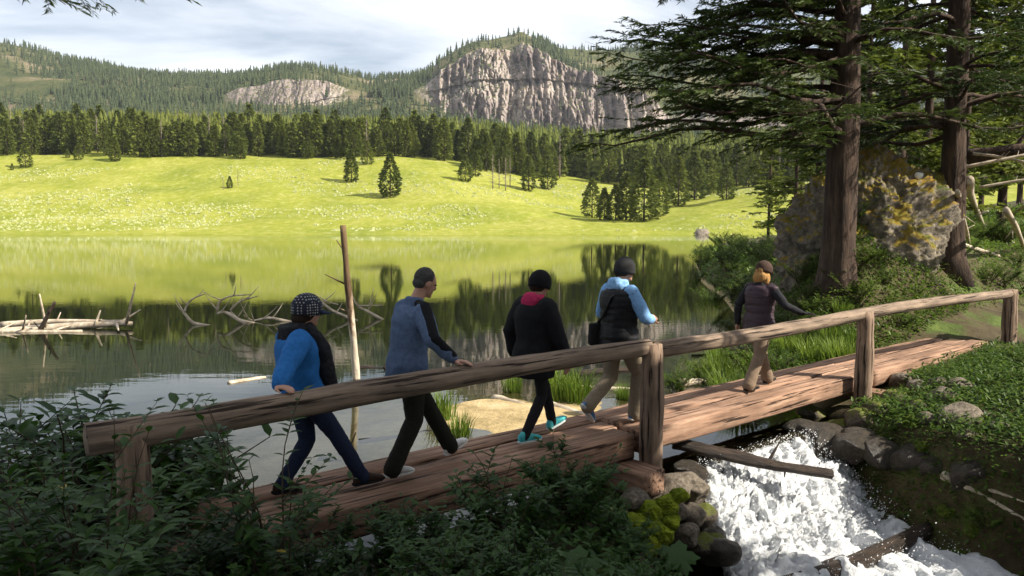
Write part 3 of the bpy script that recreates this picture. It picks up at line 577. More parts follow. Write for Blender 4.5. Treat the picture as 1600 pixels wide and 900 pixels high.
    # upper clothing
    for g in sp['tops']:
        k, ex = g.get('k', 1.06), g.get('ex', 0.012); parts = [torso(k, ex, False, g.get('low', -0.14), g.get('flare', 1.06))]
        if g.get('collar', True): parts.append(loft([((neck - up * 0.05)[:], (lat * 0.092)[:], (fw * 0.085)[:]), ((neck + up * g.get('ch', 0.015))[:], (lat * 0.070)[:], (fw * 0.070)[:])], 16))
        if g.get('sleeve', True):
            for sd_ in (1, -1):
                a = arm[sd_]; q = g.get('sw', 1.0); parts.append(bone([a[0] - lat * sd_ * 0.02, a[0].lerp(a[1], 0.5), a[1], a[1].lerp(a[2], 0.5), a[1].lerp(a[2], g.get('cuff', 0.90))], [0.080 * q, 0.070 * q, 0.060 * q, 0.053 * q, 0.044 * q], 14))
        elif g.get('cap', True):
            for sd_ in (1, -1): parts.append(bone([arm[sd_][0] - lat * sd_ * 0.03, arm[sd_][0].lerp(arm[sd_][1], 0.04)], [0.074, 0.062], 14))
        if g.get('hood'):
            hc = neck - fw * 0.075 + up * 0.0; parts2 = [ell((hc - up * 0.02)[:], (0.055, 0.105, 0.075), Matrix.Rotation(BANG * 0, 4, 'Z')), ell((hc + up * 0.03 + fw * 0.01)[:], (0.06, 0.09, 0.04)), loft([((neck - up * 0.03 - fw * 0.01)[:], (lat * 0.105)[:], (fw * 0.095)[:]), ((neck + up * 0.045 - fw * 0.01)[:], (lat * 0.088)[:], (fw * 0.085)[:])], 16)]
            put('hood', fuse(parts2, 0.010, 3, 0.008, 16, 5), g['hood'], root)
        put(g['name'], fuse(parts, 0.0125, 3, g.get('wr', 0.009), g.get('fr', 8), sp['seed'] + 3, g.get('an', (1, 1, 1))), g['mat'], root)
    return dict(root=root, head=head, RM=RM, hl=hl, he=he, arm=arm, leg=leg, neck=neck, up=up, lat=lat, fw=fw, hip=hip, chest=chest, sh=sh, bo=bo)
def capdome(P, name, mat, r=(0.112, 0.092, 0.10), z=0.035, cut=-0.02, brim=None, brimmat=None, seed=0, wr=0.002):
    n, m_ = 14, 28; th = np.linspace(0, math.pi / 2 + 0.25, n); ph = np.linspace(0, 2 * np.pi, m_, endpoint=False); V = []
    for t in th:
        for f in ph: V.append(P['hl'](-0.006 + r[0] * math.sin(t) * math.cos(f), r[1] * math.sin(t) * math.sin(f), z + (r[2] * math.cos(t) if t < math.pi / 2 else (math.pi / 2 - t) * 0.22))[:])
    i = np.arange(n - 1)[:, None] * m_; j = np.arange(m_)[None]; j2 = (j + 1) % m_
    o = MB().add(V, np.stack([i + j, i + m_ + j, i + m_ + j2, i + j2], -1).reshape(-1, 4)).build(name, mat, P['root'])
    sf = o.modifiers.new('thickness', 'SOLIDIFY'); sf.thickness = 0.006; sf.offset = 0
    if brim:
        V = []; nn, mm_ = 6, 15
        for a in range(nn):
            for b in np.linspace(-1, 1, mm_):
                q = a / (nn - 1); ang = b * 1.15; V.append(P['hl'](-0.006 + r[0] * 0.97 * math.cos(ang) + q * brim * math.cos(ang * 0.75), r[1] * 0.97 * math.sin(ang) * (1 - 0.08 * q), z - 0.012 - q * 0.022 - 0.012 * abs(b) ** 2 * q)[:])
        b = MB().add(V, grid_faces(nn, mm_)).build('brim', brimmat or mat, o); sf = b.modifiers.new('thickness', 'SOLIDIFY'); sf.thickness = 0.005
    return o
def hair(P, mat, parts, wr=0.006, name='hair'):
    return put(name, fuse([P['he'](c, r) for c, r in parts], 0.008, 1, wr, 28, 9, (1, 1, 0.35)), mat, P['root'])
M['eye'] = basic('eye', [(0.3, (0.03, 0.02, 0.015)), (0.7, (0.06, 0.045, 0.03))], 3, 0.2, 0)
black = cloth('black_cloth', (0.014, 0.014, 0.016)); C = cloth
RAILH = 1.0
rest = lambda s_: ((0.12, 0.0, -1), (0.1, -s_, 0), 0.55, s_)       # hanging hand: fingers down, palm towards the thigh
def railhand(fx=0.35): return ((fx, -0.9, 0.02), (0.05, -0.25, -1), 0.55, -1)
# 1: blue fleece, checked cap, scarf
p1 = person(dict(H=1.60, s=-3.32, t=0.47, seed=1, hip=(-0.15, 0, 0.82), chest=(-0.21, 0, 1.20), head=(-0.10, 0, 1.465), yaw=-0.05, pitch=0.10, bw=0.98, twist=-0.15,
    wrist={-1: (-0.56, -0.50, 1.01), 1: (0.10, 0.26, 0.86)}, elbow={-1: (-1, -0.2, -0.2), 1: (-0.6, 0.6, -0.4)}, hand={-1: railhand(0.3), 1: rest(1)},
    ankle={-1: (0.30, -0.10, 0.085), 1: (-0.30, 0.09, 0.095)}, foot={-1: (1, -0.05, 0.0), 1: (1, 0.05, -0.10)}, trouser=0.92,
    m_trouser=C('navy_jeans', (0.018, 0.026, 0.055)), m_shoe=C('brown_boot', (0.05, 0.03, 0.022)), m_sole=black,
    tops=[dict(name='fleece_jacket', mat=C('blue_fleece', (0.025, 0.15, 0.42), scale=40), sw=1.18, k=1.12, ex=0.02, wr=0.014, fr=6)], label='hiker in a blue fleece, navy jeans and checked cap with a black scarf'))
m, nt_, b_, o_ = newmat('checked_cap'); t_ = N(nt_, 'ShaderNodeTexCoord'); v_ = N(nt_, 'ShaderNodeTexVoronoi'); v_.inputs['Scale'].default_value = 48; v_.inputs['Randomness'].default_value = 0.15
nt_.links.new(t_.outputs['Object'], v_.inputs['Vector']); nt_.links.new(ramp(nt_, v_.outputs['Distance'], [(0.26, (0.34, 0.34, 0.32)), (0.34, (0.012, 0.015, 0.028))]), b_.inputs['Base Color']); b_.inputs['Roughness'].default_value = 0.9
hair(p1, C('dark_hair', (0.03, 0.02, 0.015)), [((-0.03, 0, 0.0), (0.092, 0.088, 0.095)), ((-0.06, 0, -0.06), (0.06, 0.075, 0.05))])
capdome(p1, 'cap', m, (0.122, 0.105, 0.112), 0.03, brim=0.085, brimmat=C('navy_brim', (0.02, 0.03, 0.06)))
n_, f_, u_ = p1['neck'], p1['fw'], p1['up']
put('scarf', fuse([loft([((n_ - u_ * 0.07)[:], (p1['lat'] * 0.115)[:], (f_ * 0.115)[:]), ((n_ + u_ * 0.05)[:], (p1['lat'] * 0.095)[:], (f_ * 0.095)[:])], 16),
    bone([n_ + f_ * 0.12 - u_ * 0.02 - p1['lat'] * 0.03, p1['chest'] + f_ * 0.185 - u_ * 0.05 - p1['lat'] * 0.05, p1['hip'] + f_ * 0.20 + u_ * 0.12 - p1['lat'] * 0.06, p1['hip'] + f_ * 0.20 - u_ * 0.13 - p1['lat'] * 0.06], [0.06, 0.066, 0.06, 0.056])], 0.011, 2, 0.012, 12, 4), C('black_scarf', (0.012, 0.012, 0.015), (0.03, 0.03, 0.033)), p1['root'])
# 2: man in a grey-blue fleece
p2 = person(dict(H=1.78, s=-2.40, t=0.45, seed=2, hip=(-0.13, 0, 0.93), chest=(-0.07, 0, 1.35), head=(0.06, -0.01, 1.635), yaw=-0.12, pitch=0.34, bw=1.05, twist=-0.12,
    wrist={-1: (0.04, -0.48, 1.015), 1: (0.10, 0.28, 0.90)}, elbow={-1: (-0.5, -0.8, -0.6), 1: (-0.7, 0.5, -0.4)}, hand={-1: railhand(0.55), 1: rest(1)},
    ankle={-1: (-0.34, -0.10, 0.095), 1: (0.38, 0.10, 0.115)}, foot={-1: (1, -0.04, 0.0), 1: (1, 0.06, 0.34)}, trouser=1.08, hem=1.15,
    m_trouser=C('dark_olive_trousers', (0.020, 0.020, 0.014)), m_shoe=C('white_sneaker', (0.72, 0.70, 0.66), (0.5, 0.49, 0.46), 0.6, 12), m_sole=C('white_sole', (0.7, 0.68, 0.63)),
    tops=[dict(name='fleece_jacket', mat=C('grey_blue_fleece', (0.10, 0.145, 0.24), scale=40), sw=1.05, k=1.08, ex=0.016, wr=0.010, fr=7, ch=0.03)], label='grey-haired man in a grey-blue fleece and white sneakers, hand on the rail'))
hair(p2, C('grey_hair', (0.09, 0.085, 0.08), (0.03, 0.03, 0.03), scale=90), [((-0.022, 0, 0.040), (0.092, 0.084, 0.096)), ((-0.055, 0, -0.02), (0.055, 0.074, 0.05))], 0.003)
a = p2['arm'][-1]; sdn = -p2['lat']
put('shoulder_stripe', fuse([bone([p2['neck'] - u_ * 0.02 + sdn * 0.05, a[0] + Vector((0, -0.035, 0.05)), a[0].lerp(a[1], 0.5) + sdn * 0.05 + Vector((0.0, 0, 0.03)), a[1] + sdn * 0.038 + Vector((0.0, 0, 0.02)), a[1].lerp(a[2], 0.86) + Vector((0, 0, 0.016))], [0.035, 0.045, 0.042, 0.042, 0.042])], 0.011, 3, 0.005, 9, 3), black, p2['root'])
put('trouser_belt', fuse([loft([((p2['hip'] + p2['up'] * q)[:], (p2['lat'] * 0.186)[:], (p2['fw'] * 0.142)[:]) for q in (-0.16, 0.06)], 20)], 0.012, 1, 0.004), black, p2['root']) if False else None
# 3: black jacket, pink hood
p3 = person(dict(H=1.69, s=-0.98, t=0.49, seed=3, hip=(-0.06, 0, 0.885), chest=(-0.05, 0, 1.28), head=(0.02, 0, 1.555), yaw=-0.10, pitch=0.22, bw=1.0, twist=0.05,
    wrist={-1: (0.11, -0.29, 0.83), 1: (-0.08, 0.29, 0.83)}, hand={-1: rest(-1), 1: rest(1)}, elbow={-1: (-1, -0.5, 0), 1: (-1, 0.5, 0)},
    ankle={-1: (-0.25, -0.09, 0.095), 1: (0.27, 0.09, 0.115)}, foot={-1: (1, -0.04, 0.0), 1: (1, 0.05, 0.30)}, trouser=0.80, hem=0.9,
    m_trouser=C('charcoal_leggings', (0.022, 0.020, 0.022)), m_shoe=C('teal_sneaker', (0.03, 0.32, 0.36), (0.10, 0.50, 0.50), 0.6, 25), m_sole=C('pale_sole', (0.62, 0.66, 0.64)),
    tops=[dict(name='jacket', mat=black, sw=1.22, k=1.14, ex=0.022, low=-0.24, flare=1.12, wr=0.012, fr=6, hood=C('pink_hood', (0.50, 0.035, 0.11)))], label='hiker in a black jacket with a pink hood and teal sneakers'))
hair(p3, C('brown_hair', (0.03, 0.02, 0.014)), [((-0.03, 0, 0.0), (0.09, 0.083, 0.10))])
capdome(p3, 'beanie', C('black_knit', (0.012, 0.012, 0.014), scale=120), (0.118, 0.102, 0.125), 0.015)
# 4: black vest over light blue hoodie, shoulder bag
p4 = person(dict(H=1.80, s=0.17, t=0.42, seed=4, hip=(-0.06, 0, 0.945), chest=(-0.05, 0, 1.37), head=(0.03, 0, 1.655), yaw=-0.45, pitch=0.12, bw=1.08, twist=-0.1,
    wrist={-1: (0.24, -0.20, 1.12), 1: (0.24, 0.20, 1.10)}, hand={-1: ((1, 0.3, 0.2), (0, 0.6, -0.6), 0.9, -1), 1: ((1, -0.3, 0.2), (0, -0.6, -0.6), 0.9, 1)}, elbow={-1: (-0.7, -0.8, -0.6), 1: (-0.7, 0.8, -0.6)},
    ankle={-1: (0.10, -0.10, 0.095), 1: (-0.42, 0.09, 0.22)}, foot={-1: (1, -0.05, 0.0), 1: (0.62, 0.03, -0.78)}, trouser=1.08, hem=1.15,
    m_trouser=C('khaki_trousers', (0.25, 0.20, 0.14)), m_shoe=C('blue_sneaker', (0.03, 0.10, 0.22), (0.08, 0.2, 0.36), 0.6, 20), m_sole=C('white_sole_b', (0.6, 0.6, 0.58)),
    tops=[dict(name='hoodie', mat=C('light_blue_hoodie', (0.22, 0.42, 0.72)), sw=1.02, k=1.02, ex=0.008, hood=C('blue_hood', (0.25, 0.46, 0.74))),
          dict(name='vest', mat=C('black_puffer', (0.016, 0.016, 0.018), rough=0.55), sleeve=False, k=1.15, ex=0.018, wr=0.014, fr=10, an=(0.25, 0.25, 2.2))], label='hiker in a grey beanie and black vest over a light blue hoodie'))
capdome(p4, 'beanie', C('grey_knit', (0.035, 0.035, 0.036), scale=120), (0.116, 0.100, 0.128), 0.012)
hair(p4, C('brown_hair_b', (0.035, 0.022, 0.014)), [((-0.035, 0, -0.01), (0.082, 0.080, 0.085))])
q = p4; bagc = q['hip'] + q['lat'] * 0.22 - q['fw'] * 0.10 + q['up'] * 0.03
strap = [q['sh'][-1] + q['up'] * 0.075 + q['lat'] * 0.05, q['chest'] - q['fw'] * 0.178 - q['lat'] * 0.06 , q['hip'].lerp(q['chest'], 0.5) - q['fw'] * 0.175 + q['lat'] * 0.05, bagc + q['up'] * 0.10]
bag = thing('shoulder_bag', q['root'].location, BANG, 'black shoulder bag hanging at the hip over a black vest', 'bag')
put('pouch', fuse([loft([((bagc + q['up'] * z_)[:], (q['lat'] * 0.06)[:], (q['fw'] * w_)[:]) for z_, w_ in ((-0.15, 0.10), (-0.13, 0.125), (0.06, 0.125), (0.09, 0.11))], 16)], 0.011, 2, 0.005, 9, 3), C('bag_black', (0.02, 0.02, 0.021)), bag)
V, qd, tr_ = tube([p[:] for p in strap], 0.022, 8, True, flat=0.4); MB().add(V, qd, tr_).build('strap', C('strap_grey', (0.05, 0.05, 0.052)), bag)
# 5: plum vest, blonde hair, cap
p5 = person(dict(H=1.66, s=2.84, t=0.44, seed=5, hip=(-0.03, 0, 0.87), chest=(0.0, 0, 1.265), head=(0.06, 0, 1.53), yaw=-0.05, pitch=0.22, bw=0.98, twist=-0.1,
    wrist={-1: (0.19, -0.47, 1.015), 1: (-0.10, 0.27, 0.84)}, elbow={-1: (-0.5, -0.6, -0.7), 1: (-1, 0.5, 0)}, hand={-1: railhand(0.6), 1: rest(1)},
    ankle={-1: (-0.31, -0.06, 0.095), 1: (0.30, 0.06, 0.095)}, foot={-1: (1, -0.05, 0.0), 1: (1, 0.05, 0.08)}, trouser=1.06, hem=1.25,
    m_trouser=C('tan_trousers', (0.23, 0.165, 0.115)), m_shoe=C('brown_shoe', (0.10, 0.07, 0.05)), m_sole=black,
    tops=[dict(name='long_sleeve_shirt', mat=C('charcoal_shirt', (0.022, 0.022, 0.026)), sw=0.82, k=1.0, ex=0.006, cuff=0.97),
          dict(name='vest', mat=C('plum_puffer', (0.055, 0.035, 0.045), rough=0.5), sleeve=False, k=1.12, ex=0.016, wr=0.014, fr=10, an=(0.25, 0.25, 2.2))], label='blonde hiker in a plum vest, tan trousers and a brown cap'))
hair(p5, C('blonde_hair', (0.42, 0.24, 0.09), (0.25, 0.13, 0.045), scale=70), [((-0.025, 0, 0.0), (0.098, 0.092, 0.10)), ((-0.065, 0, -0.085), (0.06, 0.095, 0.085)), ((-0.02, -0.07, -0.10), (0.05, 0.04, 0.08)), ((-0.02, 0.07, -0.10), (0.05, 0.04, 0.08))], 0.008)
capdome(p5, 'cap', C('brown_cap', (0.075, 0.045, 0.035), (0.04, 0.025, 0.02), scale=20), (0.116, 0.102, 0.105), 0.035, brim=0.07)
put('glove', fuse(hand(p5['arm'][-1][2], *railhand(0.6), 1.12) , 0.0085, 2), C('dark_glove', (0.03, 0.03, 0.032)), p5['root'])
# ---------------------------------------------------------------- waterfall and creek
n_s, n_t = 110, 190
a0, a1 = np.array([2.02, 8.55, 0.0]), np.array([3.85, 9.95, 0.0])        # lip under the bridge
b0_, b1_ = np.array([2.15, 7.45, -0.86]), np.array([4.75, 8.95, -0.84])  # foot of the cascade
c0_, c1_ = np.array([2.5, 4.2, -0.95]), np.array([6.3, 5.0, -0.95])      # creek running on
S_, T_ = np.meshgrid(np.linspace(0, 1, n_s), np.linspace(-0.16, 2.0, n_t), indexing='ij')
def wl(S, T):
    L = a0 + (a1 - a0) * S[..., None]; Bm = b0_ + (b1_ - b0_) * S[..., None]; Cc = c0_ + (c1_ - c0_) * S[..., None]
    t1 = np.clip(T, -0.2, 1)[..., None]; t2 = np.clip(T - 1, 0, 1)[..., None]; xy = L[..., :2] + (Bm - L)[..., :2] * t1 + (Cc - Bm)[..., :2] * t2
    fall = np.interp(T, [-0.2, 0.0, 0.10, 0.30, 0.62, 0.85, 1.0, 2.0], [0.0, -0.005, -0.05, -0.27, -0.62, -0.79, -0.85, -0.95]); return xy, fall
XY, Zf = wl(S_, T_)
turb = sstep(0.0, 0.25, T_) * (1 - 0.7 * sstep(1.05, 1.5, T_))
nz = fbm(S_ * 16, T_ * 7, 0, 4, 91); nz2 = rid(fbm(S_ * 34 + 2 * nz, T_ * 12, 0, 4, 93)); nz3 = fbm(S_ * 70, T_ * 42, 0, 3, 95)
Zf = Zf + turb * (0.34 * (nz - 0.5) + 0.15 * (nz2 - 0.5) + 0.09 * (nz3 - 0.5)) + 0.012 * (nz - 0.5)
XY = XY + (turb * 0.16 * (nz2 - 0.5))[..., None] * np.array([0.3, -1.0])
V = np.concatenate([XY, Zf[..., None]], -1)
foam = np.clip(sstep(0.02, 0.24, T_) * (0.30 + 1.25 * sstep(0.34, 0.62, nz * 0.55 + nz2 * 0.3 + nz3 * 0.15)) * (1 - 0.8 * sstep(1.10, 1.5, T_)), 0, 1)
foam *= sstep(0.0, 0.07, S_) * sstep(0.0, 0.06, 1 - S_) * 0.6 + 0.4
m, nt_, b_, o_ = newmat('white_water')
at_ = N(nt_, 'ShaderNodeAttribute', attribute_name='tint'); nf = noise(nt_, 26, 6, 0.75, (1, 0.45, 0.6)); ad = N(nt_, 'ShaderNodeMath', operation='ADD'); sb = N(nt_, 'ShaderNodeMath', operation='SUBTRACT'); sb.inputs[1].default_value = 0.5
nt_.links.new(nf, sb.inputs[0]); nt_.links.new(at_.outputs['Fac'], ad.inputs[0]); nt_.links.new(sb.outputs[0], ad.inputs[1]); fo = mr(nt_, ad.outputs[0], 0.25, 0.75)
b_.inputs['Base Color'].default_value = (0.80, 0.82, 0.84, 1); b_.inputs['Roughness'].default_value = 0.5; b_.inputs['Subsurface Weight'].default_value = 0.0
wb = N(nt_, 'ShaderNodeBsdfPrincipled'); wb.inputs['Base Color'].default_value = (0.035, 0.030, 0.018, 1); wb.inputs['Roughness'].default_value = 0.06; wb.inputs['IOR'].default_value = 1.33
bp = N(nt_, 'ShaderNodeBump'); bp.inputs['Strength'].default_value = 1.0; bp.inputs['Distance'].default_value = 0.05; nt_.links.new(noise(nt_, 20, 7, 0.75), bp.inputs['Height'])
nt_.links.new(bp.outputs[0], b_.inputs['Normal']); nt_.links.new(bp.outputs[0], wb.inputs['Normal'])
ms = N(nt_, 'ShaderNodeMixShader'); nt_.links.new(fo, ms.inputs[0]); nt_.links.new(wb.outputs[0], ms.inputs[1]); nt_.links.new(b_.outputs[0], ms.inputs[2]); nt_.links.new(ms.outputs[0], o_.inputs[0])
mb = MB(); mb.add(V, grid_faces(n_s, n_t), tint=foam.ravel()); tag(mb.build('waterfall', m), 'white foaming cascade of the creek pouring out under the footbridge', kind='structure')
# flying drops
nd = 5500; s_, t_ = rng.random(nd), rng.uniform(0.08, 1.25, nd); xy, zf = wl(s_, t_)
hgt_ = rng.exponential(0.055, nd) * sstep(0, 0.4, t_) + 0.0; r_ = rng.uniform(0.0025, 0.008, nd) * rng.uniform(0.5, 1.4, nd)
C0 = np.stack([xy[:, 0] + rng.normal(0, 0.04, nd), xy[:, 1] - rng.random(nd) * 0.12, zf + 0.10 + hgt_], -1)
O = np.array([(1, 0, 0), (-1, 0, 0), (0, 1, 0), (0, -1, 0), (0, 0, 1), (0, 0, -1.0)]); OT = np.array([(0, 2, 4), (2, 1, 4), (1, 3, 4), (3, 0, 4), (2, 0, 5), (1, 2, 5), (3, 1, 5), (0, 3, 5)])
M['drop'] = basic('spray', [(0.3, (0.80, 0.82, 0.84)), (0.7, (0.85, 0.86, 0.88))], 5, 0.3, 0)
mb = MB(); mb.add(C0[:, None] + O[None] * r_[:, None, None], tris=OT[None] + (np.arange(nd) * 6)[:, None, None]); tag(mb.build('spray', M['drop']), 'white drops of spray flying above the cascade', kind='stuff')

# ---------------------------------------------------------------- rocks
M['mossrock'] = None
m, nt_, b_, o_ = newmat('mossy_rock'); ge = N(nt_, 'ShaderNodeNewGeometry'); sp_ = N(nt_, 'ShaderNodeSeparateXYZ'); nt_.links.new(ge.outputs['Normal'], sp_.inputs[0])
ad = N(nt_, 'ShaderNodeMath', operation='MULTIPLY_ADD'); ad.inputs[1].default_value = 0.45; nt_.links.new(sp_.outputs['Z'], ad.inputs[0]); nt_.links.new(noise(nt_, 5, 6, 0.7), ad.inputs[2])
rk = ramp(nt_, noise(nt_, 6, 7, 0.65), [(0.3, (0.05, 0.04, 0.03)), (0.52, (0.19, 0.15, 0.11)), (0.78, (0.36, 0.29, 0.21))]); mo = ramp(nt_, noise(nt_, 18, 6, 0.7), [(0.3, (0.07, 0.10, 0.008)), (0.6, (0.20, 0.23, 0.018))])
nt_.links.new(mixc(nt_, mr(nt_, ad.outputs[0], 0.72, 0.92), rk, mo), b_.inputs['Base Color']); b_.inputs['Roughness'].default_value = 0.9; bump(nt_, b_, noise(nt_, 16, 8, 0.7), 1.0, 0.05); M['mossrock'] = m
M['wetrock'] = basic('wet_rock', [(0.3, (0.018, 0.014, 0.010)), (0.55, (0.06, 0.047, 0.033)), (0.8, (0.13, 0.10, 0.065))], 6, 0.35, 1.0, 0.05, spec=0.5)
RK = [MB().add(*(lambda v, f: (v, None, f))(*ico_rock(1.0, k + 5, 4, 0.5, 0.75))) for k in range(6)]
RKm = {(k, mt): RK[k].mesh('rock', M[mt], True) for k in range(6) for mt in ('rock', 'mossrock', 'wetrock')}
def rock(x, y, r, k, mt, label, group=None, z=None, name='rock', sq=1.0):
    o = obj(name, RKm[(k % 6, mt)]); o.location = (x, y, (gnd(x, y) if z is None else z) + r * 0.15); o.rotation_euler = (0.3 * (k % 3 - 1), 0.2 * (k % 4 - 2), k * 1.3); o.scale = (r, r * (0.8 + 0.1 * (k % 4)), r * sq); return tag(o, label, 'rock', group)
ab = [(1.36, 7.55, .22, 0), (1.62, 7.62, .20, .02), (1.85, 7.85, .24, -.05), (1.58, 7.38, .15, -.1), (1.80, 7.50, .17, -.2), (1.95, 7.62, .16, -.25), (1.70, 7.25, .16, -.3), (1.90, 7.32, .15, -.42), (2.05, 7.5, .15, -.48), (1.45, 7.2, .17, -.15), (1.2, 7.25, .16, .05), (1.9, 8.1, .22, -.2)]
for k, (x, y, r, z) in enumerate(ab): rock(x, y, r, k, 'mossrock' if k in (5, 7, 8) else 'rock', 'brown stone piled at the foot of the middle bridge post', 'stones of the bridge abutment', z - 0.05)
rb_ = [on_near(px, py, 8.6) for px, py in [(1410, 600), (1440, 612), (1470, 628), (1500, 662), (1465, 605), (1515, 690), (1430, 640), (1400, 628), (1480, 648), (1560, 672), (1540, 655), (1370, 645), (1345, 660), (1310, 680), (1272, 660), (1450, 660), (1500, 612)]]
for k, p in enumerate(rb_): rock(p.x, p.y, [.2, .17, .22, .27, .16, .15, .17, .2, .14, .12, .12, .2, .22, .25, .25, .15, .2][k], k + 2, 'mossrock' if k in (6, 7, 11, 12, 13, 14) else 'rock', 'grey stone on the grassy bank below the far end of the bridge', 'stones on the far creek bank', p.z)
WR = [(4.05, 9.75, .3), (4.3, 9.45, .28), (4.55, 9.2, .24), (4.75, 8.95, .26), (4.95, 8.7, .24), (5.1, 8.3, .28), (5.3, 7.9, .22), (5.35, 7.4, .26), (4.45, 9.6, .3), (4.9, 9.3, .25), (3.95, 10.0, .3), (1.98, 8.35, .24), (2.0, 8.0, .22), (2.0, 7.65, .2), (2.03, 7.3, .2), (1.95, 6.95, .22), (1.9, 6.5, .25), (1.8, 6.0, .26), (1.75, 7.0, .2), (1.55, 6.7, .22)]
for k, (x, y, r) in enumerate(WR): rock(x, y, r, k + 1, 'wetrock', 'dark wet boulder lining the edge of the cascade', 'wet boulders by the cascade', (-0.05 if y > 8.2 else -0.45 if y > 7.2 else -0.75) - (0.35 if 2.3 < x < 3.8 else 0.1))
def mound_of_moss(px, py, Yd, r, label):
    p = at(px, py, Yd) if Yd else on_near(px, py, 4.0); V, Fc = ico_rock(1.0, int(px), 5, 0.6, 0.8); V = V * r * (1 + 0.45 * (fbm(V[:, 0] * 3.5, V[:, 1] * 3.5, V[:, 2] * 3.5, 3, 5) - 0.5) + 0.30 * (fbm(V[:, 0] * 15, V[:, 1] * 15, V[:, 2] * 15, 3, 8, 0.7) - 0.5))[:, None]
    o = MB().add(V, tris=Fc).build('moss_clump', M['moss'] if Yd else M['moss_shaded']); o.location = p; return tag(o, label, 'moss', 'moss clumps by the cascade')
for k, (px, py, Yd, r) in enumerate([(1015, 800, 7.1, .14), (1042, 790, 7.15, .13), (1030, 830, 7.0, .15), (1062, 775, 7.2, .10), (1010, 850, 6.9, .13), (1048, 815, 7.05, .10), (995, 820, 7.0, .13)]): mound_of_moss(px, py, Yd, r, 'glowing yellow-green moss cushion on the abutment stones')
for k, (px, py, Yd, r) in enumerate([(1480, 800, 0, .10), (1520, 830, 0, .09), (1500, 870, 0, .10), (1450, 655, 0, .13), (1425, 660, 0, .12), (1380, 690, 0, .12), (1440, 700, 0, .10)]): mound_of_moss(px, py, Yd, r, 'moss cushion in shade-darkened green on the far bank of the creek')
# rough outcrop with orange moss between the two big firs
nu, nv = 240, 130; uo, vo = np.meshgrid(np.linspace(0, 2 * np.pi, nu), np.linspace(-0.75, np.pi / 2, nv), indexing='ij')
D = np.stack([np.cos(uo) * np.cos(vo), np.sin(uo) * np.cos(vo), np.sin(vo)], -1)
rr = 1 + 0.55 * (fbm(D[..., 0] * 1.6 + 4, D[..., 1] * 1.6, D[..., 2] * 1.6, 4, 101) - 0.5) + 0.22 * (fbm(D[..., 0] * 9, D[..., 1] * 9, D[..., 2] * 9, 3, 103) - 0.5) + 0.13 * (fbm(D[..., 0] * 28, D[..., 1] * 28, D[..., 2] * 28, 3, 107, 0.7) - 0.5)
m, nt_, b_, o_ = newmat('outcrop_rock'); ge = N(nt_, 'ShaderNodeNewGeometry'); sp_ = N(nt_, 'ShaderNodeSeparateXYZ'); nt_.links.new(ge.outputs['Normal'], sp_.inputs[0])
rk = ramp(nt_, noise(nt_, 7, 8, 0.75), [(0.3, (0.06, 0.05, 0.04)), (0.5, (0.24, 0.20, 0.15)), (0.7, (0.46, 0.40, 0.31))]); mo = ramp(nt_, noise(nt_, 2.5, 6, 0.7), [(0.36, (0.06, 0.09, 0.012)), (0.5, (0.27, 0.21, 0.02)), (0.66, (0.36, 0.21, 0.025))])
ad = N(nt_, 'ShaderNodeMath', operation='MULTIPLY_ADD'); ad.inputs[1].default_value = 0.35; nt_.links.new(sp_.outputs['Z'], ad.inputs[0]); nt_.links.new(noise(nt_, 1.6, 6, 0.7), ad.inputs[2])
nt_.links.new(mixc(nt_, mr(nt_, ad.outputs[0], 0.58, 0.72), rk, mo), b_.inputs['Base Color']); b_.inputs['Roughness'].default_value = 0.95; bump(nt_, b_, noise(nt_, 9, 8, 0.75), 1.0, 0.12)
o = MB().add(D * rr[..., None] * np.array([2.1, 1.4, 2.25]), grid_faces(nu, nv)[:, ::-1]).build('rock_outcrop', m); o.location = (8.5, 18.3, 2.0); tag(o, 'rough crumbly outcrop with orange and green moss between two firs', 'rock')
bl = at(1096, 359, 199); rock(bl.x, bl.y, 2.1, 1, 'rock', 'lone brown boulder at the edge of the far lake shore', z=0.0, name='boulder', sq=0.7)

# ---------------------------------------------------------------- logs and dead wood
def log(name, p0, p1, r0, r1, mat, label, cat='log', group=None, sag=0.0, stubs=0, n=14, jag=0.2, seed=0):
    p0, p1 = Vector(p0), Vector(p1); c = (p0 + p1) / 2; L = (p1 - p0).length; d = (p1 - p0).normalized(); r_ = np.random.default_rng(seed + 11)
    q = d.to_track_quat('X', 'Z'); xs_ = np.linspace(-L / 2, L / 2, n); pth = np.stack([xs_, 0.02 * L * np.sin(xs_ * 2.2 / max(L, .1) + seed), sag * (1 - (2 * xs_ / L) ** 2) + 0.008 * L * np.sin(xs_ * 5 / max(L, .1) + seed)], -1)
    mb = MB(); V, qd, t = tube(pth, np.linspace(r0, r1, n), 10, True, jag, seed); mb.add(V, qd, t)
    o = mb.build(name, mat); o.location = c; o.rotation_mode = 'QUATERNION'; o.rotation_quaternion = q; tag(o, label, cat, group)
    for k in range(stubs):
        x = r_.uniform(-0.4, 0.48) * L; a = r_.uniform(0, 6.28); dv = np.array([r_.uniform(0.1, 0.7), math.cos(a), math.sin(a)]); l = r_.uniform(2, 7) * r0
        V, qd, t = tube([np.array([x, 0, 0]) + dv * l * u for u in np.linspace(0, 1, 4)], np.linspace(r0 * 0.3, r0 * 0.1, 4), 5); MB().add(V, qd, t).build('branch_stub', mat, o)
    return o
log('standing_snag', on_z(553, 600, -0.1) + Vector((0, 0, -0.3)), at(541, 352, 13.0), 0.07, 0.05, M['snag'] if 'snag' in M else M['dead'], 'bare upright tree trunk standing in the shallow water', 'snag', stubs=3, n=26, jag=0.35, seed=3)
log('cascade_log', at(1052, 694, 8.55), at(1298, 740, 8.55), 0.075, 0.055, M['wetlog'], 'dark broken log lying across the top of the cascade', stubs=2, n=20, jag=0.4, seed=4)
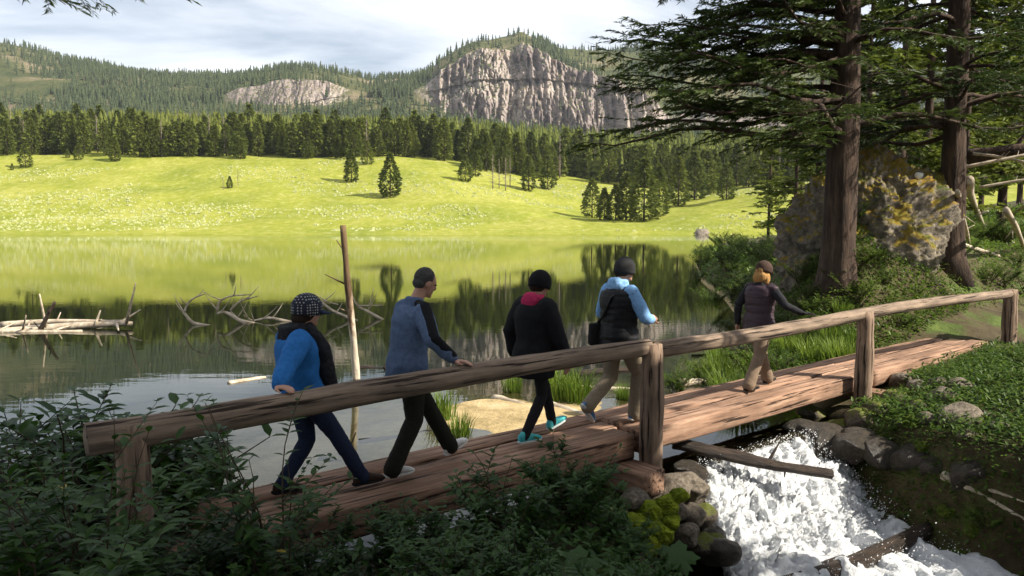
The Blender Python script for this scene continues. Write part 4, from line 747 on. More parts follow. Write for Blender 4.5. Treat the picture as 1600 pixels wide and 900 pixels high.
log('creek_beam', on_z(1225, 915, -0.86), on_z(1455, 826, -0.72), 0.10, 0.09, M['wetlog'], 'dark squared timber lying beside the foot of the cascade', 'timber', seed=5, jag=0.12)
log('creek_beam', on_z(1180, 925, -0.85), on_z(1320, 876, -0.82), 0.05, 0.05, M['wetlog'], 'short pale timber end poking from the foam', 'timber', seed=6)
BK = 'bleached logs on the far creek bank'
log('fallen_log', on_near(1490, 756, 5), on_near(1640, 694, 5), 0.09, 0.075, M['dead'], 'pale bleached log resting on bare earth beside the grassy bank', group=None, seed=7, stubs=1)
log('fallen_log', on_near(1472, 750, 5) + Vector((0, 0, .06)), on_near(1640, 842, 5) + Vector((0, 0, .05)), 0.055, 0.05, M['dead'], 'thin bleached pole slanting down towards the dark creek bank', seed=8, stubs=2)
log('fallen_log', on_near(1545, 766, 5), on_near(1640, 804, 5) + Vector((0, 0, .04)), 0.03, 0.02, M['dead'], 'small curved bleached branch beside the slanting pole', 'branch', seed=9)
for k, (a, b, r) in enumerate([((0, 520, 19.6), (205, 505, 19.8), .16), ((0, 508, 20.2), (190, 500, 20.2), .10), ((-120, 520, 19), (130, 516, 19.2), .12)]):
    log('floating_log', at(*a) * 1.0, at(*b), r, r * 0.35, M['dead'], ['thick bleached log floating in the lake with broken stubs', 'thinner bleached log floating behind the thick one', 'bleached log floating nearest the shrubby shore'][k], group=None, stubs=6, n=18, seed=20 + k)
log('leaning_branch', at(55, 530, 19.2), at(86, 472, 19.3), 0.07, 0.035, M['wetlog'], 'dark broken limb leaning up from the floating logs', 'branch', seed=25, stubs=2)
log('floating_log', at(357, 600, 12.9), at(415, 592, 13.4), .06, .05, M['dead'], 'short cut log afloat in the sky reflection', seed=26)
for k, (a, b, r, lb) in enumerate([((770, 622, 11.8), (840, 640, 11.2), .07, 'forked bleached root lying on the silt'), ((840, 632, 11.4), (935, 652, 10.6), .085, 'twisted bleached trunk beside the grass tussock'), ((640, 655, 10.6), (745, 668, 10.2), .035, 'thin stick half sunk in the silty shallows'), ((560, 690, 9.5), (690, 672, 10.0), .04, 'mossy submerged stick below the standing snag'), ((780, 655, 10.5), (890, 672, 10.0), .04, 'pale slim branch on the mud behind the bridge'), ((560, 575, 14.4), (625, 582, 14.2), .07, 'dark rotten log behind the standing snag'), ((900, 585, 13.6), (1010, 575, 14.2), .07, 'dark drowned log beyond the silt flat'), ((1060, 600, 12.6), (1150, 595, 13.2), .08, 'grey drowned log at the reedy lake edge'), ((500, 722, 8.9), (640, 742, 8.5), .06, 'mossy log in the water beside the bridge'), ((1080, 540, 16.2), (1190, 548, 16.0), .06, 'dim sunken log along the shaded shore'), ((905, 605, 12.6), (1000, 610, 12.4), .05, 'pale weathered branch in the reedy shallows')]):
    log('driftwood', at(*a), at(*b), r, r * 0.6, M['wetlog'] if k in (3, 5, 6, 8, 9) else M['dead'], lb, 'driftwood', seed=40 + k, stubs=k % 3, n=16, jag=0.35)
for k, (pts) in enumerate([[(330, 500), (300, 505), (287, 488), (297, 468), (322, 458)], [(385, 500), (350, 485), (338, 492), (342, 470), (360, 462), (395, 460)], [(400, 512), (372, 500), (358, 486), (375, 470), (405, 462)], [(460, 500), (420, 496), (395, 502), (380, 492)], [(560, 492), (520, 486), (500, 470), (530, 476)], [(600, 496), (570, 484), (556, 478), (600, 477)]]):
    P = [at(px, py, 20.5 + 0.25 * k) for px, py in pts]; P[0].z = -0.05
    xs_ = np.linspace(0, len(P) - 1, 18); ctl = np.array([p[:] for p in P]); pth = np.stack([smooth1(np.interp(xs_, range(len(P)), ctl[:, c]), 3) for c in range(3)], -1); base_ = pth[0].copy()
    root = thing('drowned_branch', base_, 0, ['white curved branch reaching up from the water beside the floating logs', 'white double-bent branch standing out of the lake', 'white hooked branch rising behind the hiker in blue', 'low white bough lying along the lake surface', 'thin white bough reaching toward the standing snag', 'white bough just beyond the standing snag'][k], 'branch')
    V, q_, t = tube(pth - base_, np.linspace(0.055, 0.014, 18), 7, True, 0.2, k); MB().add(V, q_, t).build('limb', M['dead'], root)
    for j in (5, 8, 11, 14):
        a = pth[j] - base_; dv = np.array([rng.uniform(-.8, .8), rng.uniform(-.5, .5), rng.uniform(0.1, .7)]); V, q_, t = tube([a + dv * u * 0.6 + np.array([0, 0, 0.12 * u * u]) for u in np.linspace(0, 1, 5)], np.linspace(0.022, 0.006, 5), 5); MB().add(V, q_, t).build('twig', M['dead'], root)
for k, (a, b, r, lb) in enumerate([((1510, 245, 19), (1660, 232, 18), .2, 'dark mossy fallen trunk lying on the bank behind the second fir'), ((1538, 275, 17.2), (1548, 362, 0), .12, 'thick leaning bleached root beside the second fir'), ((1503, 300, 17), (1510, 378, 0), .06, 'slim grey root leaning against the second fir'), ((1578, 335, 16.4), (1586, 388, 0), .075, 'short bleached stump of a root on the dark slope'), ((1468, 372, 0), (1560, 402, 0), .06, 'gnarled root snaking down the dark slope'), ((1500, 262, 18), (1640, 238, 17.5), .045, 'thin dead branch over the fallen trunk'), ((1530, 292, 17.5), (1650, 278, 17), .035, 'bare twiggy branch across the root tangle'), ((1550, 350, 0), (1612, 300, 17), .06, 'pale broken limb propped in the root tangle'), ((1520, 240, 18.5), (1650, 264, 17.5), .035, 'crooked grey stick crossing the fallen trunk')]):
    P0, P1 = [on_near(*q[:2], 12) if q[2] == 0 else at(*q) for q in (a, b)]
    log('dead_limb', P0, P1, r, r * 0.65, M['bark'] if k == 0 else M['dead'], lb, 'dead wood', seed=70 + k, stubs=3 + k % 3, n=16, jag=0.3, sag=0.03)
from mathutils.bvhtree import BVHTree
from mathutils.geometry import intersect_point_line
oc = bpy.data.objects['rock_outcrop']; bv = BVHTree.FromPolygons([tuple(v.co + oc.location) for v in oc.data.vertices], [tuple(q.vertices) for q in oc.data.polygons])
hit = bv.ray_cast(camo.location, (at(1437, 275, 1.0) - camo.location).normalized())
wp = hit[0] or on_near(1437, 275, 14); o = MB().add(*(lambda v, f: (v * np.array([.13, .05, .10]), None, f))(*ico_rock(1, 77, 2, 0.3, 1))).build('pale_stone', basic('pale_stone', [(0.3, (0.7, 0.7, 0.66)), (0.7, (0.85, 0.85, 0.8))], 5, 0.8, 0)); o.location = wp; tag(o, 'small chalk-white stone on the mossy outcrop', 'rock')
# ---------------------------------------------------------------- conifers close by
def sprigs(base, dirs, L, Wd, tint):
    """thin tapered blades: base (n,3), unit dirs, length, width"""
    n = len(base); r1 = rng.normal(size=(n, 3)); s_ = np.cross(dirs, r1); s_ /= np.linalg.norm(s_, axis=1)[:, None] + 1e-9
    L = np.broadcast_to(L, (n,))[:, None]; Wd = np.broadcast_to(Wd, (n,))[:, None]; m_ = base + dirs * L * 0.45; droop = np.array([0, 0, -0.12]) * L
    V = np.stack([base, m_ + s_ * Wd / 2, base + dirs * L + droop, m_ - s_ * Wd / 2], 1)
    return V, (np.arange(n) * 4)[:, None] + np.arange(4)[None], np.repeat(tint, 4)
def fir(name, H, r0, limb_z, limb_len, nl, twigs, spr, mat, seed, azb=None, lean=(0, 0), sprig=0.15, bare=0.12, droop=0.25, wr=0.30):
    """returns (trunk mesh, limbs mesh, foliage mesh)"""
    r_ = np.random.default_rng(seed); zt = np.linspace(0, 1, 26)
    pth = np.stack([lean[0] * zt + 0.05 * np.sin(zt * 5 + seed), lean[1] * zt + 0.05 * np.cos(zt * 4 + seed), H * zt - 0.4], -1); rad = r0 * (1 - zt) ** 0.8 + 0.02; rad[0] *= 1.7; rad[1] *= 1.15
    tk = MB().add(*tube(pth, rad, 16, True, 0.30, seed)); lm = MB(); fo = MB(); B, Dr, Ls, Ti = [], [], [], []
    for k in range(nl):
        z = r_.uniform(*limb_z); f = (z - limb_z[0]) / (H - limb_z[0]); az = r_.uniform(0, 6.283) if azb is None or r_.random() > 0.65 else azb + r_.normal(0, 0.6)
        Lb = limb_len * (1 - f) ** 0.75 * r_.uniform(0.6, 1.1) + 0.25; u = np.linspace(0, 1, 9); dz = r_.uniform(-0.05, 0.22) - 0.0
        c0 = np.array([np.interp(z, pth[:, 2], pth[:, 0]), np.interp(z, pth[:, 2], pth[:, 1]), z]); az2 = az + 0.3 * r_.normal() * u
        P = c0 + np.stack([np.cos(az2) * u * Lb, np.sin(az2) * u * Lb, (dz * u - droop * u ** 2 + 0.10 * u ** 4) * Lb + 0.03 * Lb * np.sin(u * 9 + k)], -1)
        lm.add(*tube(P, np.linspace(0.016 * Lb + 0.008, 0.005, 9), 5, False))
        for j in range(twigs):
            uj = r_.uniform(0.18, 1.0); i = min(int(uj * 8), 7); pb = P[i] + (P[i + 1] - P[i]) * (uj * 8 - i); d0 = P[min(i + 1, 8)] - P[max(i - 1, 0)]; d0 /= np.linalg.norm(d0)
            sd_ = 1 if j % 2 else -1; perp = np.cross(d0, [0, 0, 1]); perp /= np.linalg.norm(perp); d = d0 * r_.uniform(0.35, 0.9) + perp * sd_ * r_.uniform(0.5, 1) + np.array([0, 0, r_.uniform(-0.32, 0.10)]); d /= np.linalg.norm(d)
            tl = Lb * r_.uniform(0.10, 0.30) * (1.25 - 0.6 * uj) + 0.10; lm.add(*tube([pb, pb + d * tl * 0.6, pb + d * tl + [0, 0, -0.05 * tl]], [0.006, 0.004, 0.002], 3, False))
            if r_.random() < bare: continue
            w = r_.uniform(0.05, 1.05, spr); q = pb + d * tl * w[:, None]; sd2 = np.where(r_.random(spr) < 0.5, 1, -1)[:, None]; pp = np.cross(d, [0, 0, 1.0]); pp /= np.linalg.norm(pp) + 1e-9
            dd = d * r_.uniform(0.4, 1.0, (spr, 1)) + pp * sd2 * r_.uniform(0.2, 0.9, (spr, 1)) + r_.normal(0, 0.16, (spr, 3)); dd /= np.linalg.norm(dd, axis=1)[:, None]
            B.append(q); Dr.append(dd); Ls.append(r_.uniform(0.6, 1.25, spr) * sprig); Ti.append(np.clip(np.full(spr, r_.random()) * 0.6 + r_.random(spr) * 0.4, 0, 1))
    B, Dr, Ls, Ti = np.concatenate(B), np.concatenate(Dr), np.concatenate(Ls), np.concatenate(Ti)
    V, q, t = sprigs(B, Dr, Ls, Ls * wr, Ti); fo.add(V, q, tint=t)
    return tk.mesh('trunk', M['bark']), lm.mesh('limbs', M['bark']), fo.mesh('foliage', mat, False)
def plant_tree(name, meshes, loc, rz, sc, label, cat='tree', group=None):
    t = thing(name, loc, rz, label, cat, group); t.scale = (sc,) * 3
    for n, me in zip(('trunk', 'limbs', 'crown'), meshes):
        o = obj(n, me, t)
        if n != 'trunk': o['kind'] = 'stuff'
    return t
# the two large firs on the right bank
A = at(1308, 385, 15.8); big1 = fir('fir_tree', 17, 0.34, (3.2, 13), 4.8, 120, 30, 42, M['needle'], 1, azb=math.pi, droop=0.16, wr=0.17)
plant_tree('fir_tree', big1, (A.x, A.y, gnd(A.x, A.y) - 0.2), 0, 1, 'huge thick-trunked fir rising beside the mossy outcrop, limbs over the lake')
B2 = at(1482, 365, 17.6); big2 = fir('fir_tree', 17, 0.27, (3.0, 13), 3.6, 90, 26, 36, M['needle'], 2, droop=0.14, wr=0.17)
plant_tree('fir_tree', big2, (B2.x, B2.y, gnd(B2.x, B2.y) - 0.1), 0, 1, 'slimmer fir with a dark trunk beside the tangle of bleached roots')
# overhanging bough at the upper left comes from a fir standing on the left bank
left_fir = fir('fir_tree', 13, 0.2, (5.55, 12), 3.4, 44, 26, 40, M['needle'], 5, azb=0.15, droop=0.14, sprig=0.10, wr=0.16)
plant_tree('fir_tree', left_fir, (-6.3, 7.3, gnd(-6.3, 7.3) + 0.1), 0, 1, 'fir on the left shore whose lowest bough overhangs the lake')
# middle-distance wood on the right
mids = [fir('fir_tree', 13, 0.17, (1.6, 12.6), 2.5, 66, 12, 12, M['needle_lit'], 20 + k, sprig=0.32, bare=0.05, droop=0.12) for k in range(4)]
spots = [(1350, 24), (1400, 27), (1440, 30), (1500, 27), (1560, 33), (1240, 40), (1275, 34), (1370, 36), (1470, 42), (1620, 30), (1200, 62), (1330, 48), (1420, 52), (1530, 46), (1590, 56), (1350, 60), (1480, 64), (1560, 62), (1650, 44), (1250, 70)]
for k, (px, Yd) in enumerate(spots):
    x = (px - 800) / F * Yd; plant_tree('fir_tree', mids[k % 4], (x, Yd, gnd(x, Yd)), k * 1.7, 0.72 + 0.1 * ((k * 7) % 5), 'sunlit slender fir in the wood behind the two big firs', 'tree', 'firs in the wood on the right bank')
# trees standing behind the viewer and on the near right bank; their shade falls over the bridge's left half
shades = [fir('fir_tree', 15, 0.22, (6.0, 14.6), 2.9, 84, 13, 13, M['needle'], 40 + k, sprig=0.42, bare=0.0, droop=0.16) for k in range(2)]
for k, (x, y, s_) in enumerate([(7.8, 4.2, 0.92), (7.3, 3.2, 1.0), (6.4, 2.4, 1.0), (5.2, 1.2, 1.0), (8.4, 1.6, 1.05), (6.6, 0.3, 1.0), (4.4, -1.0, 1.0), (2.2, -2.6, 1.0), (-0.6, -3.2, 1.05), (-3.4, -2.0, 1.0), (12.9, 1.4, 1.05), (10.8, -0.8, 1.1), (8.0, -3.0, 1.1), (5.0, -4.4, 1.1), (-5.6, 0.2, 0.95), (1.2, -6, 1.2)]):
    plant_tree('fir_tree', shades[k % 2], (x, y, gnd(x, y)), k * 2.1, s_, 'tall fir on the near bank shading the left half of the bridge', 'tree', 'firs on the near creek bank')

# ---------------------------------------------------------------- tree line across the lake
def far_tree(seed, wide):
    r_ = np.random.default_rng(seed); n = 1000; f = r_.random(n) ** 0.9; prof = (np.sin(np.clip(f * 1.02 + 0.06, 0, 1) * math.pi) ** 0.55) * (1 - f * 0.72) * wide
    az = r_.uniform(0, 6.283, n); rad = prof * np.sqrt(r_.uniform(0.25, 1.0, n)) * (1 + 0.45 * (vnoise(np.cos(az) * 2 + seed, np.sin(az) * 2, f * 7, seed) - 0.5))
    base = np.stack([np.cos(az) * rad, np.sin(az) * rad, 0.04 + f * 0.94], -1); d = np.stack([np.cos(az), np.sin(az), r_.uniform(-0.25, 0.6, n)], -1) + r_.normal(0, 0.35, (n, 3)); d /= np.linalg.norm(d, axis=1)[:, None]
    L = r_.uniform(0.045, 0.095, n); V, q, t = sprigs(base, d, L, L * 0.62, r_.random(n)); fo = MB().add(V, q, tint=t)
    z = np.linspace(-0.02, 0.97, 6); tk = MB().add(*tube(np.stack([0 * z, 0 * z, z], -1), 0.016 * (1 - z) + 0.002, 5))
    return tk.mesh('trunk', M['bark']), fo.mesh('crown', M['needle_far'], False)
FT = [far_tree(200 + k, w) for k, w in enumerate((0.22, 0.26, 0.29, 0.21, 0.32, 0.25, 0.27))]
def dead_tree(seed):
    r_ = np.random.default_rng(seed); z = np.linspace(-0.02, 1, 6); tk = MB().add(*tube(np.stack([0 * z, 0 * z, z], -1), 0.014 * (1 - z) + 0.003, 5)); br = MB()
    for k in range(46):
        zz_ = r_.uniform(0.2, 0.97); a = r_.uniform(0, 6.28); l = 0.15 * (1.05 - zz_) + 0.02; br.add(*tube([(0, 0, zz_), (math.cos(a) * l, math.sin(a) * l, zz_ + 0.04)], [0.005, 0.001], 3, False))
    return tk.mesh('trunk', M['deadtree']), br.mesh('branches', M['deadtree'])
DT = [dead_tree(300 + k) for k in range(3)]
def far_plant(p, h, k, label, group, dead=False, w=1.0):
    t = thing('dead_pine' if dead else 'pine_tree', (p.x, p.y, p.z - 0.3), k * 1.3, label, 'tree', group); t.scale = (h * w, h * w, h)
    for n, me in zip(('trunk', 'branches') if dead else ('trunk', 'crown'), DT[k % 3] if dead else FT[k % 7]): obj(n, me, t)
def pxh(p, hpx): return hpx / F * p.y
singles = [(549, 285, 52, 'bushy pine standing alone on the meadow, smaller of the middle pair'), (610, 308, 70, 'tall loose pine standing alone on the meadow, larger of the middle pair'), (727, 284, 42, 'round pine at the foot of the meadow ridge beside the bare pines'), (180, 252, 40, 'dense pine just in front of the tree line on the left slope'), (123, 250, 26, 'small round pine in front of the tree line, right of the shortest'), (106, 247, 15, 'very small young pine on the upper meadow'), (40, 262, 38, 'leafy pine near the yellow patch on the upper meadow'), (19, 266, 12, 'tiny sapling near the yellow patch on the upper meadow'), (376, 249, 34, 'broad pine just below the tree line above the dead snags'), (482, 248, 34, 'broad pine below the tree line uphill from the lone pair'), (528, 247, 36, 'pine below the tree line directly uphill from the lone pair'), (574, 257, 38, 'narrow pine directly behind the lone meadow pair'), (359, 294, 20, 'small green bush between two dead sticks in mid meadow'), (743, 275, 40, 'pine behind the round one at the ridge foot'),
 (826, 298, 56, 'tall full pine right of the bare grey pines'), (856, 296, 54, 'full pine paired with the tall one by the grey pines'), (925, 340, 62, 'slim spruce at the near left end of the lakeside clump'), (944, 344, 52, 'narrowest blue-green spruce in the lakeside clump'), (962, 344, 58, 'spruce in the middle of the lakeside clump'), (978, 344, 76, 'tall spruce behind the middle of the lakeside clump'), (1006, 346, 100, 'tallest pine of the lakeside clump with a pale trunk foot'), (1030, 338, 80, 'dark pine right of the tallest in the lakeside clump'), (1135, 312, 58, 'round-topped pine alone on the right hill crest'), (1212, 320, 62, 'leaning flat-topped pine on the right hill slope'), (1060, 322, 78, 'pine where the right hill meets the lakeside clump'), (1085, 312, 76, 'pine on the shoulder of the right hill'), (1105, 305, 70, 'pine on the upper shoulder of the right hill')]
for k, (px, py, hp_, lb) in enumerate(singles): p = on_far(px, py); far_plant(p, pxh(p, hp_), k, lb, None, w=1.15)
for k, (px, py, hp_) in enumerate([(770, 296, 56), (780, 294, 46), (790, 298, 52), (797, 292, 50)]): p = on_far(px, py); far_plant(p, pxh(p, hp_), k, 'bare grey dead pine in the stand beside the tall full pine', 'bare grey pines', True)
for k, (px, py, hp_) in enumerate([(349, 297, 24), (372, 290, 27)]): p = on_far(px, py); far_plant(p, pxh(p, hp_), k, 'short dead stick beside the small green bush in the meadow', 'dead sticks in the meadow', True)
r_ = np.random.default_rng(17); cnt = 0
UE = [0, 60, 150, 250, 330, 450, 600, 660, 720, 760, 800, 850, 900, 960, 1020, 1100, 1250, 1400]; VE = [243, 242, 243, 247, 245, 247, 247, 248, 256, 268, 276, 280, 278, 288, 300, 298, 288, 280]
for k in range(250):
    px = -40 + 1380 * (k + r_.uniform(0, 1)) / 250; py = np.interp(px, UE, VE) - abs(r_.normal(0, 7)); p = on_far(px, py); hp_ = r_.uniform(42, 68) * (1.0 if px < 700 else 1.05); dead = r_.random() < 0.06 or (330 < px < 360 and r_.random() < 0.6)
    far_plant(p, pxh(p, hp_), k, 'grey dead conifer among the pines edging the meadow' if dead else 'dark green conifer in the tree line edging the meadow', 'dead conifers in the tree line' if dead else 'conifers in the tree line', dead)

# ---------------------------------------------------------------- shrubs
def leaf_mesh(name, mat, L=1.0, W=0.42):
    V = []; x = [0, .15, .4, .7, 1.0]; w = [0.02, .30, .5, .33, 0.0]
    for a, b in zip(x, w): z = -0.16 * a * a; V += [(a * L, b * W, z + 0.10 * b), (a * L, 0, z), (a * L, -b * W, z + 0.10 * b)]
    return MB().add(V, grid_faces(5, 3), tint=0.5).mesh(name, mat)
LEAFV = np.array([(0, 0, 0), (.3, .2, .05), (.3, 0, -.02), (.3, -.2, .05), (.7, .17, -.03), (.7, 0, -.09), (.7, -.17, -.03), (1, 0, -.2)]); LEAFT = np.array([(0, 2, 1), (0, 3, 2), (1, 2, 5), (1, 5, 4), (2, 3, 6), (2, 6, 5), (4, 5, 7), (5, 6, 7)])
def shrub_data(seed, H, spread, nst, pairs, leaf):
    r_ = np.random.default_rng(seed); st_ = MB(); P, D, U, S = [], [], [], []
    for k in range(nst):
        az = r_.uniform(0, 6.283); sp_ = spread * r_.uniform(0.25, 1); h = H * r_.uniform(0.6, 1.08); u = np.linspace(0, 1, 9)
        pth = np.stack([np.cos(az) * sp_ * u ** 1.4 + 0.04 * np.sin(u * 6 + k), np.sin(az) * sp_ * u ** 1.4 + 0.04 * np.cos(u * 5 + k), h * u - 0.12 * h * u ** 3 * (sp_ / spread)], -1)
        st_.add(*tube(pth, np.linspace(0.008, 0.002, 9), 4, False)); br = [pth]
        for j in range(3):
            i = r_.integers(3, 7); a2 = az + r_.uniform(-1.6, 1.6); l = H * r_.uniform(0.15, 0.35); b = pth[i] + np.stack([np.cos(a2) * l * u * 0.8, np.sin(a2) * l * u * 0.8, l * u * 0.7], -1); st_.add(*tube(b, np.linspace(0.004, 0.0015, 9), 3, False)); br.append(b)
        for b in br:
            for w in np.linspace(0.25, 1, pairs):
                i = min(int(w * 8), 7); q = b[i] + (b[i + 1] - b[i]) * (w * 8 - i); t = b[i + 1] - b[i]; t /= np.linalg.norm(t); a = r_.uniform(0, 3.14)
                for sgn in (0, math.pi):
                    d = np.array([math.cos(a + sgn), math.sin(a + sgn), 0]) + t * r_.uniform(0.2, 0.8) + r_.normal(0, 0.15, 3); d /= np.linalg.norm(d); P.append(q); D.append(d); S.append(leaf * r_.uniform(0.55, 1.2) * (1.15 - 0.4 * w))
    return st_, np.array(P), np.array(D), np.array(S)
def frames(D):
    Y_ = np.cross(np.array([0, 0, 1.0]), D); Y_ /= np.linalg.norm(Y_, axis=1)[:, None] + 1e-9; Z_ = np.cross(D, Y_); return Y_, Z_
def merged_leaves(P, D, S, mat):
    Y_, Z_ = frames(D); V = P[:, None] + S[:, None, None] * (LEAFV[None, :, 0:1] * D[:, None] + LEAFV[None, :, 1:2] * Y_[:, None] + LEAFV[None, :, 2:3] * Z_[:, None]); n = len(P)
    return MB().add(V, tris=LEAFT[None] + (np.arange(n) * 8)[:, None, None], tint=np.repeat(rng.random(n), 8)).mesh('foliage', mat, True)
# nearest shrubs: every leaf an object
LM = leaf_mesh('leaf', M['leaf']); LY = leaf_mesh('leaf', M['yellow'])
near = [(-1.42, 4.35, 1.35, 'tall leafy shrub in front of the handrail by the hiker in blue'), (-2.1, 3.75, 1.4, 'broad-leaved shrub at the buried end of the handrail'), (0.0, 5.35, 0.72, 'low spreading shrub growing in front of the deck below the teal sneakers'), (0.5, 6.0, 0.62, 'small shrub between the deck and the abutment stones'), (-0.6, 4.6, 0.6, 'low dark shrub under the left end of the deck')]
for k, (x, y, h, lb) in enumerate(near):
    st_, P, D, S = shrub_data(400 + k, h, 0.55, 11, 6, 0.11); t = thing('leafy_shrub', (x, y, gnd(x, y) - 0.03), k, lb, 'shrub'); stems = st_.build('stems', M['stem'], t)
    Y_, Z_ = frames(D); idx = np.random.default_rng(k).permutation(len(P))
    for i in idx[:230]:
        o = bpy.data.objects.new('leaf', LY if (i % 67 == 0) else LM); COL.objects.link(o); o.parent = t
        o.matrix_local = Matrix(((D[i, 0] * S[i], Y_[i, 0] * S[i], Z_[i, 0] * S[i], P[i, 0]), (D[i, 1] * S[i], Y_[i, 1] * S[i], Z_[i, 1] * S[i], P[i, 1]), (D[i, 2] * S[i], Y_[i, 2] * S[i], Z_[i, 2] * S[i], P[i, 2]), (0, 0, 0, 1)))
    rest_ = idx[230:]
    if len(rest_): tag(obj('foliage', merged_leaves(P[rest_], D[rest_], S[rest_], M['leaf']), t), kind='stuff')
SH = []
for k in range(5):
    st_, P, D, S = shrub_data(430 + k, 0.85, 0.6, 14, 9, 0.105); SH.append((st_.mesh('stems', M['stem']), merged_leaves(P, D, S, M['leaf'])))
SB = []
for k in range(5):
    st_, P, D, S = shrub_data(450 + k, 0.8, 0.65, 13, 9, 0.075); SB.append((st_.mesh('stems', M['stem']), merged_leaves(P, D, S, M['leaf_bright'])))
def shrub(x, y, k, sc, pool, label, group, z=None):
    t = thing('shrub', (x, y, (gnd(x, y) if z is None else z) - 0.04), k * 1.9, label, 'shrub', group); t.scale = (sc,) * 3
    for n, me in zip(('stems', 'foliage'), pool[k % 5]): obj(n, me, t)
r_ = np.random.default_rng(31); k = 0
near_sh = [(-3.1, 4.7, 1.75), (-3.6, 5.3, 1.9), (-2.75, 5.2, 1.5), (-3.3, 4.0, 1.6), (-2.4, 4.3, 1.3), (-4.2, 5.6, 2.0), (-3.9, 4.7, 1.8), (-2.0, 3.3, 1.2), (-2.9, 4.3, 1.6), (-3.3, 5.6, 2.1), (-2.9, 5.35, 1.9), (-3.5, 6.0, 2.2), (-2.75, 6.0, 1.7), (-3.1, 5.0, 2.0), (-2.1, 5.0, .95), (-4.4, 6.3, 1.5), (-3.5, 6.2, 1.4), (-2.8, 5.9, 1.1), (0.45, 5.6, .7), (-0.1, 5.0, .65), (0.3, 6.1, .6), (0.85, 6.5, .5), (0.7, 5.4, .5), (-2.7, 3.4, 1.1), (-1.8, 4.6, .8)]
for q in range(30): near_sh.append((r_.uniform(-3.2, 0.6), r_.uniform(2.9, 4.9), r_.uniform(0.45, 0.75)))
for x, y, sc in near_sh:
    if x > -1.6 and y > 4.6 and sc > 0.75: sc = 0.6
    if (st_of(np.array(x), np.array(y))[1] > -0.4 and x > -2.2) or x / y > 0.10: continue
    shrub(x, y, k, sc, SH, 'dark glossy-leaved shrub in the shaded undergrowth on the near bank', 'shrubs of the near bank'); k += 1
for k in range(190):
    y = 10.3 + 42 * r_.random() ** 1.35; xs0 = np.interp(y, XS_Y, XS_X); x = xs0 + 0.35 + r_.random() ** 1.25 * (4.5 + 0.25 * y); s_, t_ = st_of(np.array(x), np.array(y))
    if t_ < 1.5 or (1310 < 800 + F * x / y < 1480 and 14 < y < 18.5 and k % 4): continue
    shrub(x, y, k, r_.uniform(0.6, 1.15) * (1 + 0.018 * (y - 10)), SB, 'bright green leafy shrub on the lake bank beyond the bridge', 'shrubs on the far lake bank')
for k, (x, y, sc) in enumerate([(9.2, 12.9, .8), (10, 13.6, .9), (9.0, 12.2, .7), (8.2, 11.4, .7), (9.9, 12.3, .9), (7.4, 10.6, .55), (8.4, 10.4, .7), (9.2, 11.0, .8)]): shrub(x, y, k, sc, SB, 'green shrub crowding the far end of the bridge deck', 'shrubs at the bridge end')
# ---------------------------------------------------------------- grass and ground cover
def tuft(seed, n, H, spread):
    r_ = np.random.default_rng(seed); az = r_.uniform(0, 6.28, n); rr = spread * np.sqrt(r_.random(n)); b = np.stack([np.cos(az) * rr, np.sin(az) * rr, 0 * az - 0.03], -1); h = H * r_.uniform(0.5, 1.1, n); ln = r_.uniform(0.1, 0.65, n) * h; a2 = az + r_.normal(0, 0.6, n); w = 0.005 + 0.004 * r_.random(n)
    dv = np.stack([np.cos(a2), np.sin(a2), 0 * a2], -1); sv = np.stack([-np.sin(a2), np.cos(a2), 0 * a2], -1); m_ = b + dv * ln[:, None] * 0.35; m_[:, 2] += h * 0.62; tp = b + dv * ln[:, None]; tp[:, 2] += h * 0.95
    V = np.stack([b - sv * w[:, None], b + sv * w[:, None], m_ + sv * w[:, None] * 0.8, m_ - sv * w[:, None] * 0.8, tp], 1); i = np.arange(n) * 5
    return MB().add(V, i[:, None] + np.array([0, 1, 2, 3]), i[:, None] + np.array([3, 2, 4]), np.repeat(r_.random(n), 5)).mesh('grass_tussock', M['grass'], False)
TF = [tuft(500 + k, 150, 0.5, 0.2) for k in range(4)]
def grass(px, py, Yd, k, sc, lb, grp=None):
    p = at(px, py, Yd); o = obj('grass_tussock', TF[k % 4]); o.location = (p.x, p.y, max(p.z, gnd(p.x, p.y)) if grp is None else gnd(p.x, p.y)); o.scale = (sc,) * 3; o.rotation_euler = (0, 0, k); tag(o, lb, 'grass', grp)
grass(690, 655, 10.5, 0, 0.95, 'tall grass tussock growing from the silt behind the man'); grass(882, 628, 11.6, 1, 1.35, 'large bright grass tussock beside the black jacket')
grass(800, 612, 12.3, 2, 0.8, 'grass tussock left of the bleached root'); grass(905, 632, 11.4, 3, 1.1, 'grass tussock right of the twisted trunk'); grass(975, 625, 11.8, 0, .6, 'small tussock behind the khaki trousers'); grass(720, 690, 9.7, 1, 0.7, 'low tussock at the far edge of the deck'); grass(462, 596, 13.0, 2, .35, 'tiny grass sprout at the foot of the snag'); grass(860, 618, 12.0, 2, 1.1, 'bright tussock partly hidden by the black jacket')
for k in range(46):
    y = r_.uniform(10.2, 15.5); x = np.interp(y, XS_Y, XS_X) + r_.uniform(-0.5, 2.2); s_, t_ = st_of(np.array(x), np.array(y))
    if t_ > 1.15: o = obj('grass_tussock', TF[k % 4]); o.location = (x, y, max(-0.02, gnd(x, y))); o.rotation_euler = (0, 0, k); o.scale = (r_.uniform(0.7, 1.3),) * 3; tag(o, 'tall green grass tussock on the lake bank behind the bridge', 'grass', 'tussocks on the lake bank')
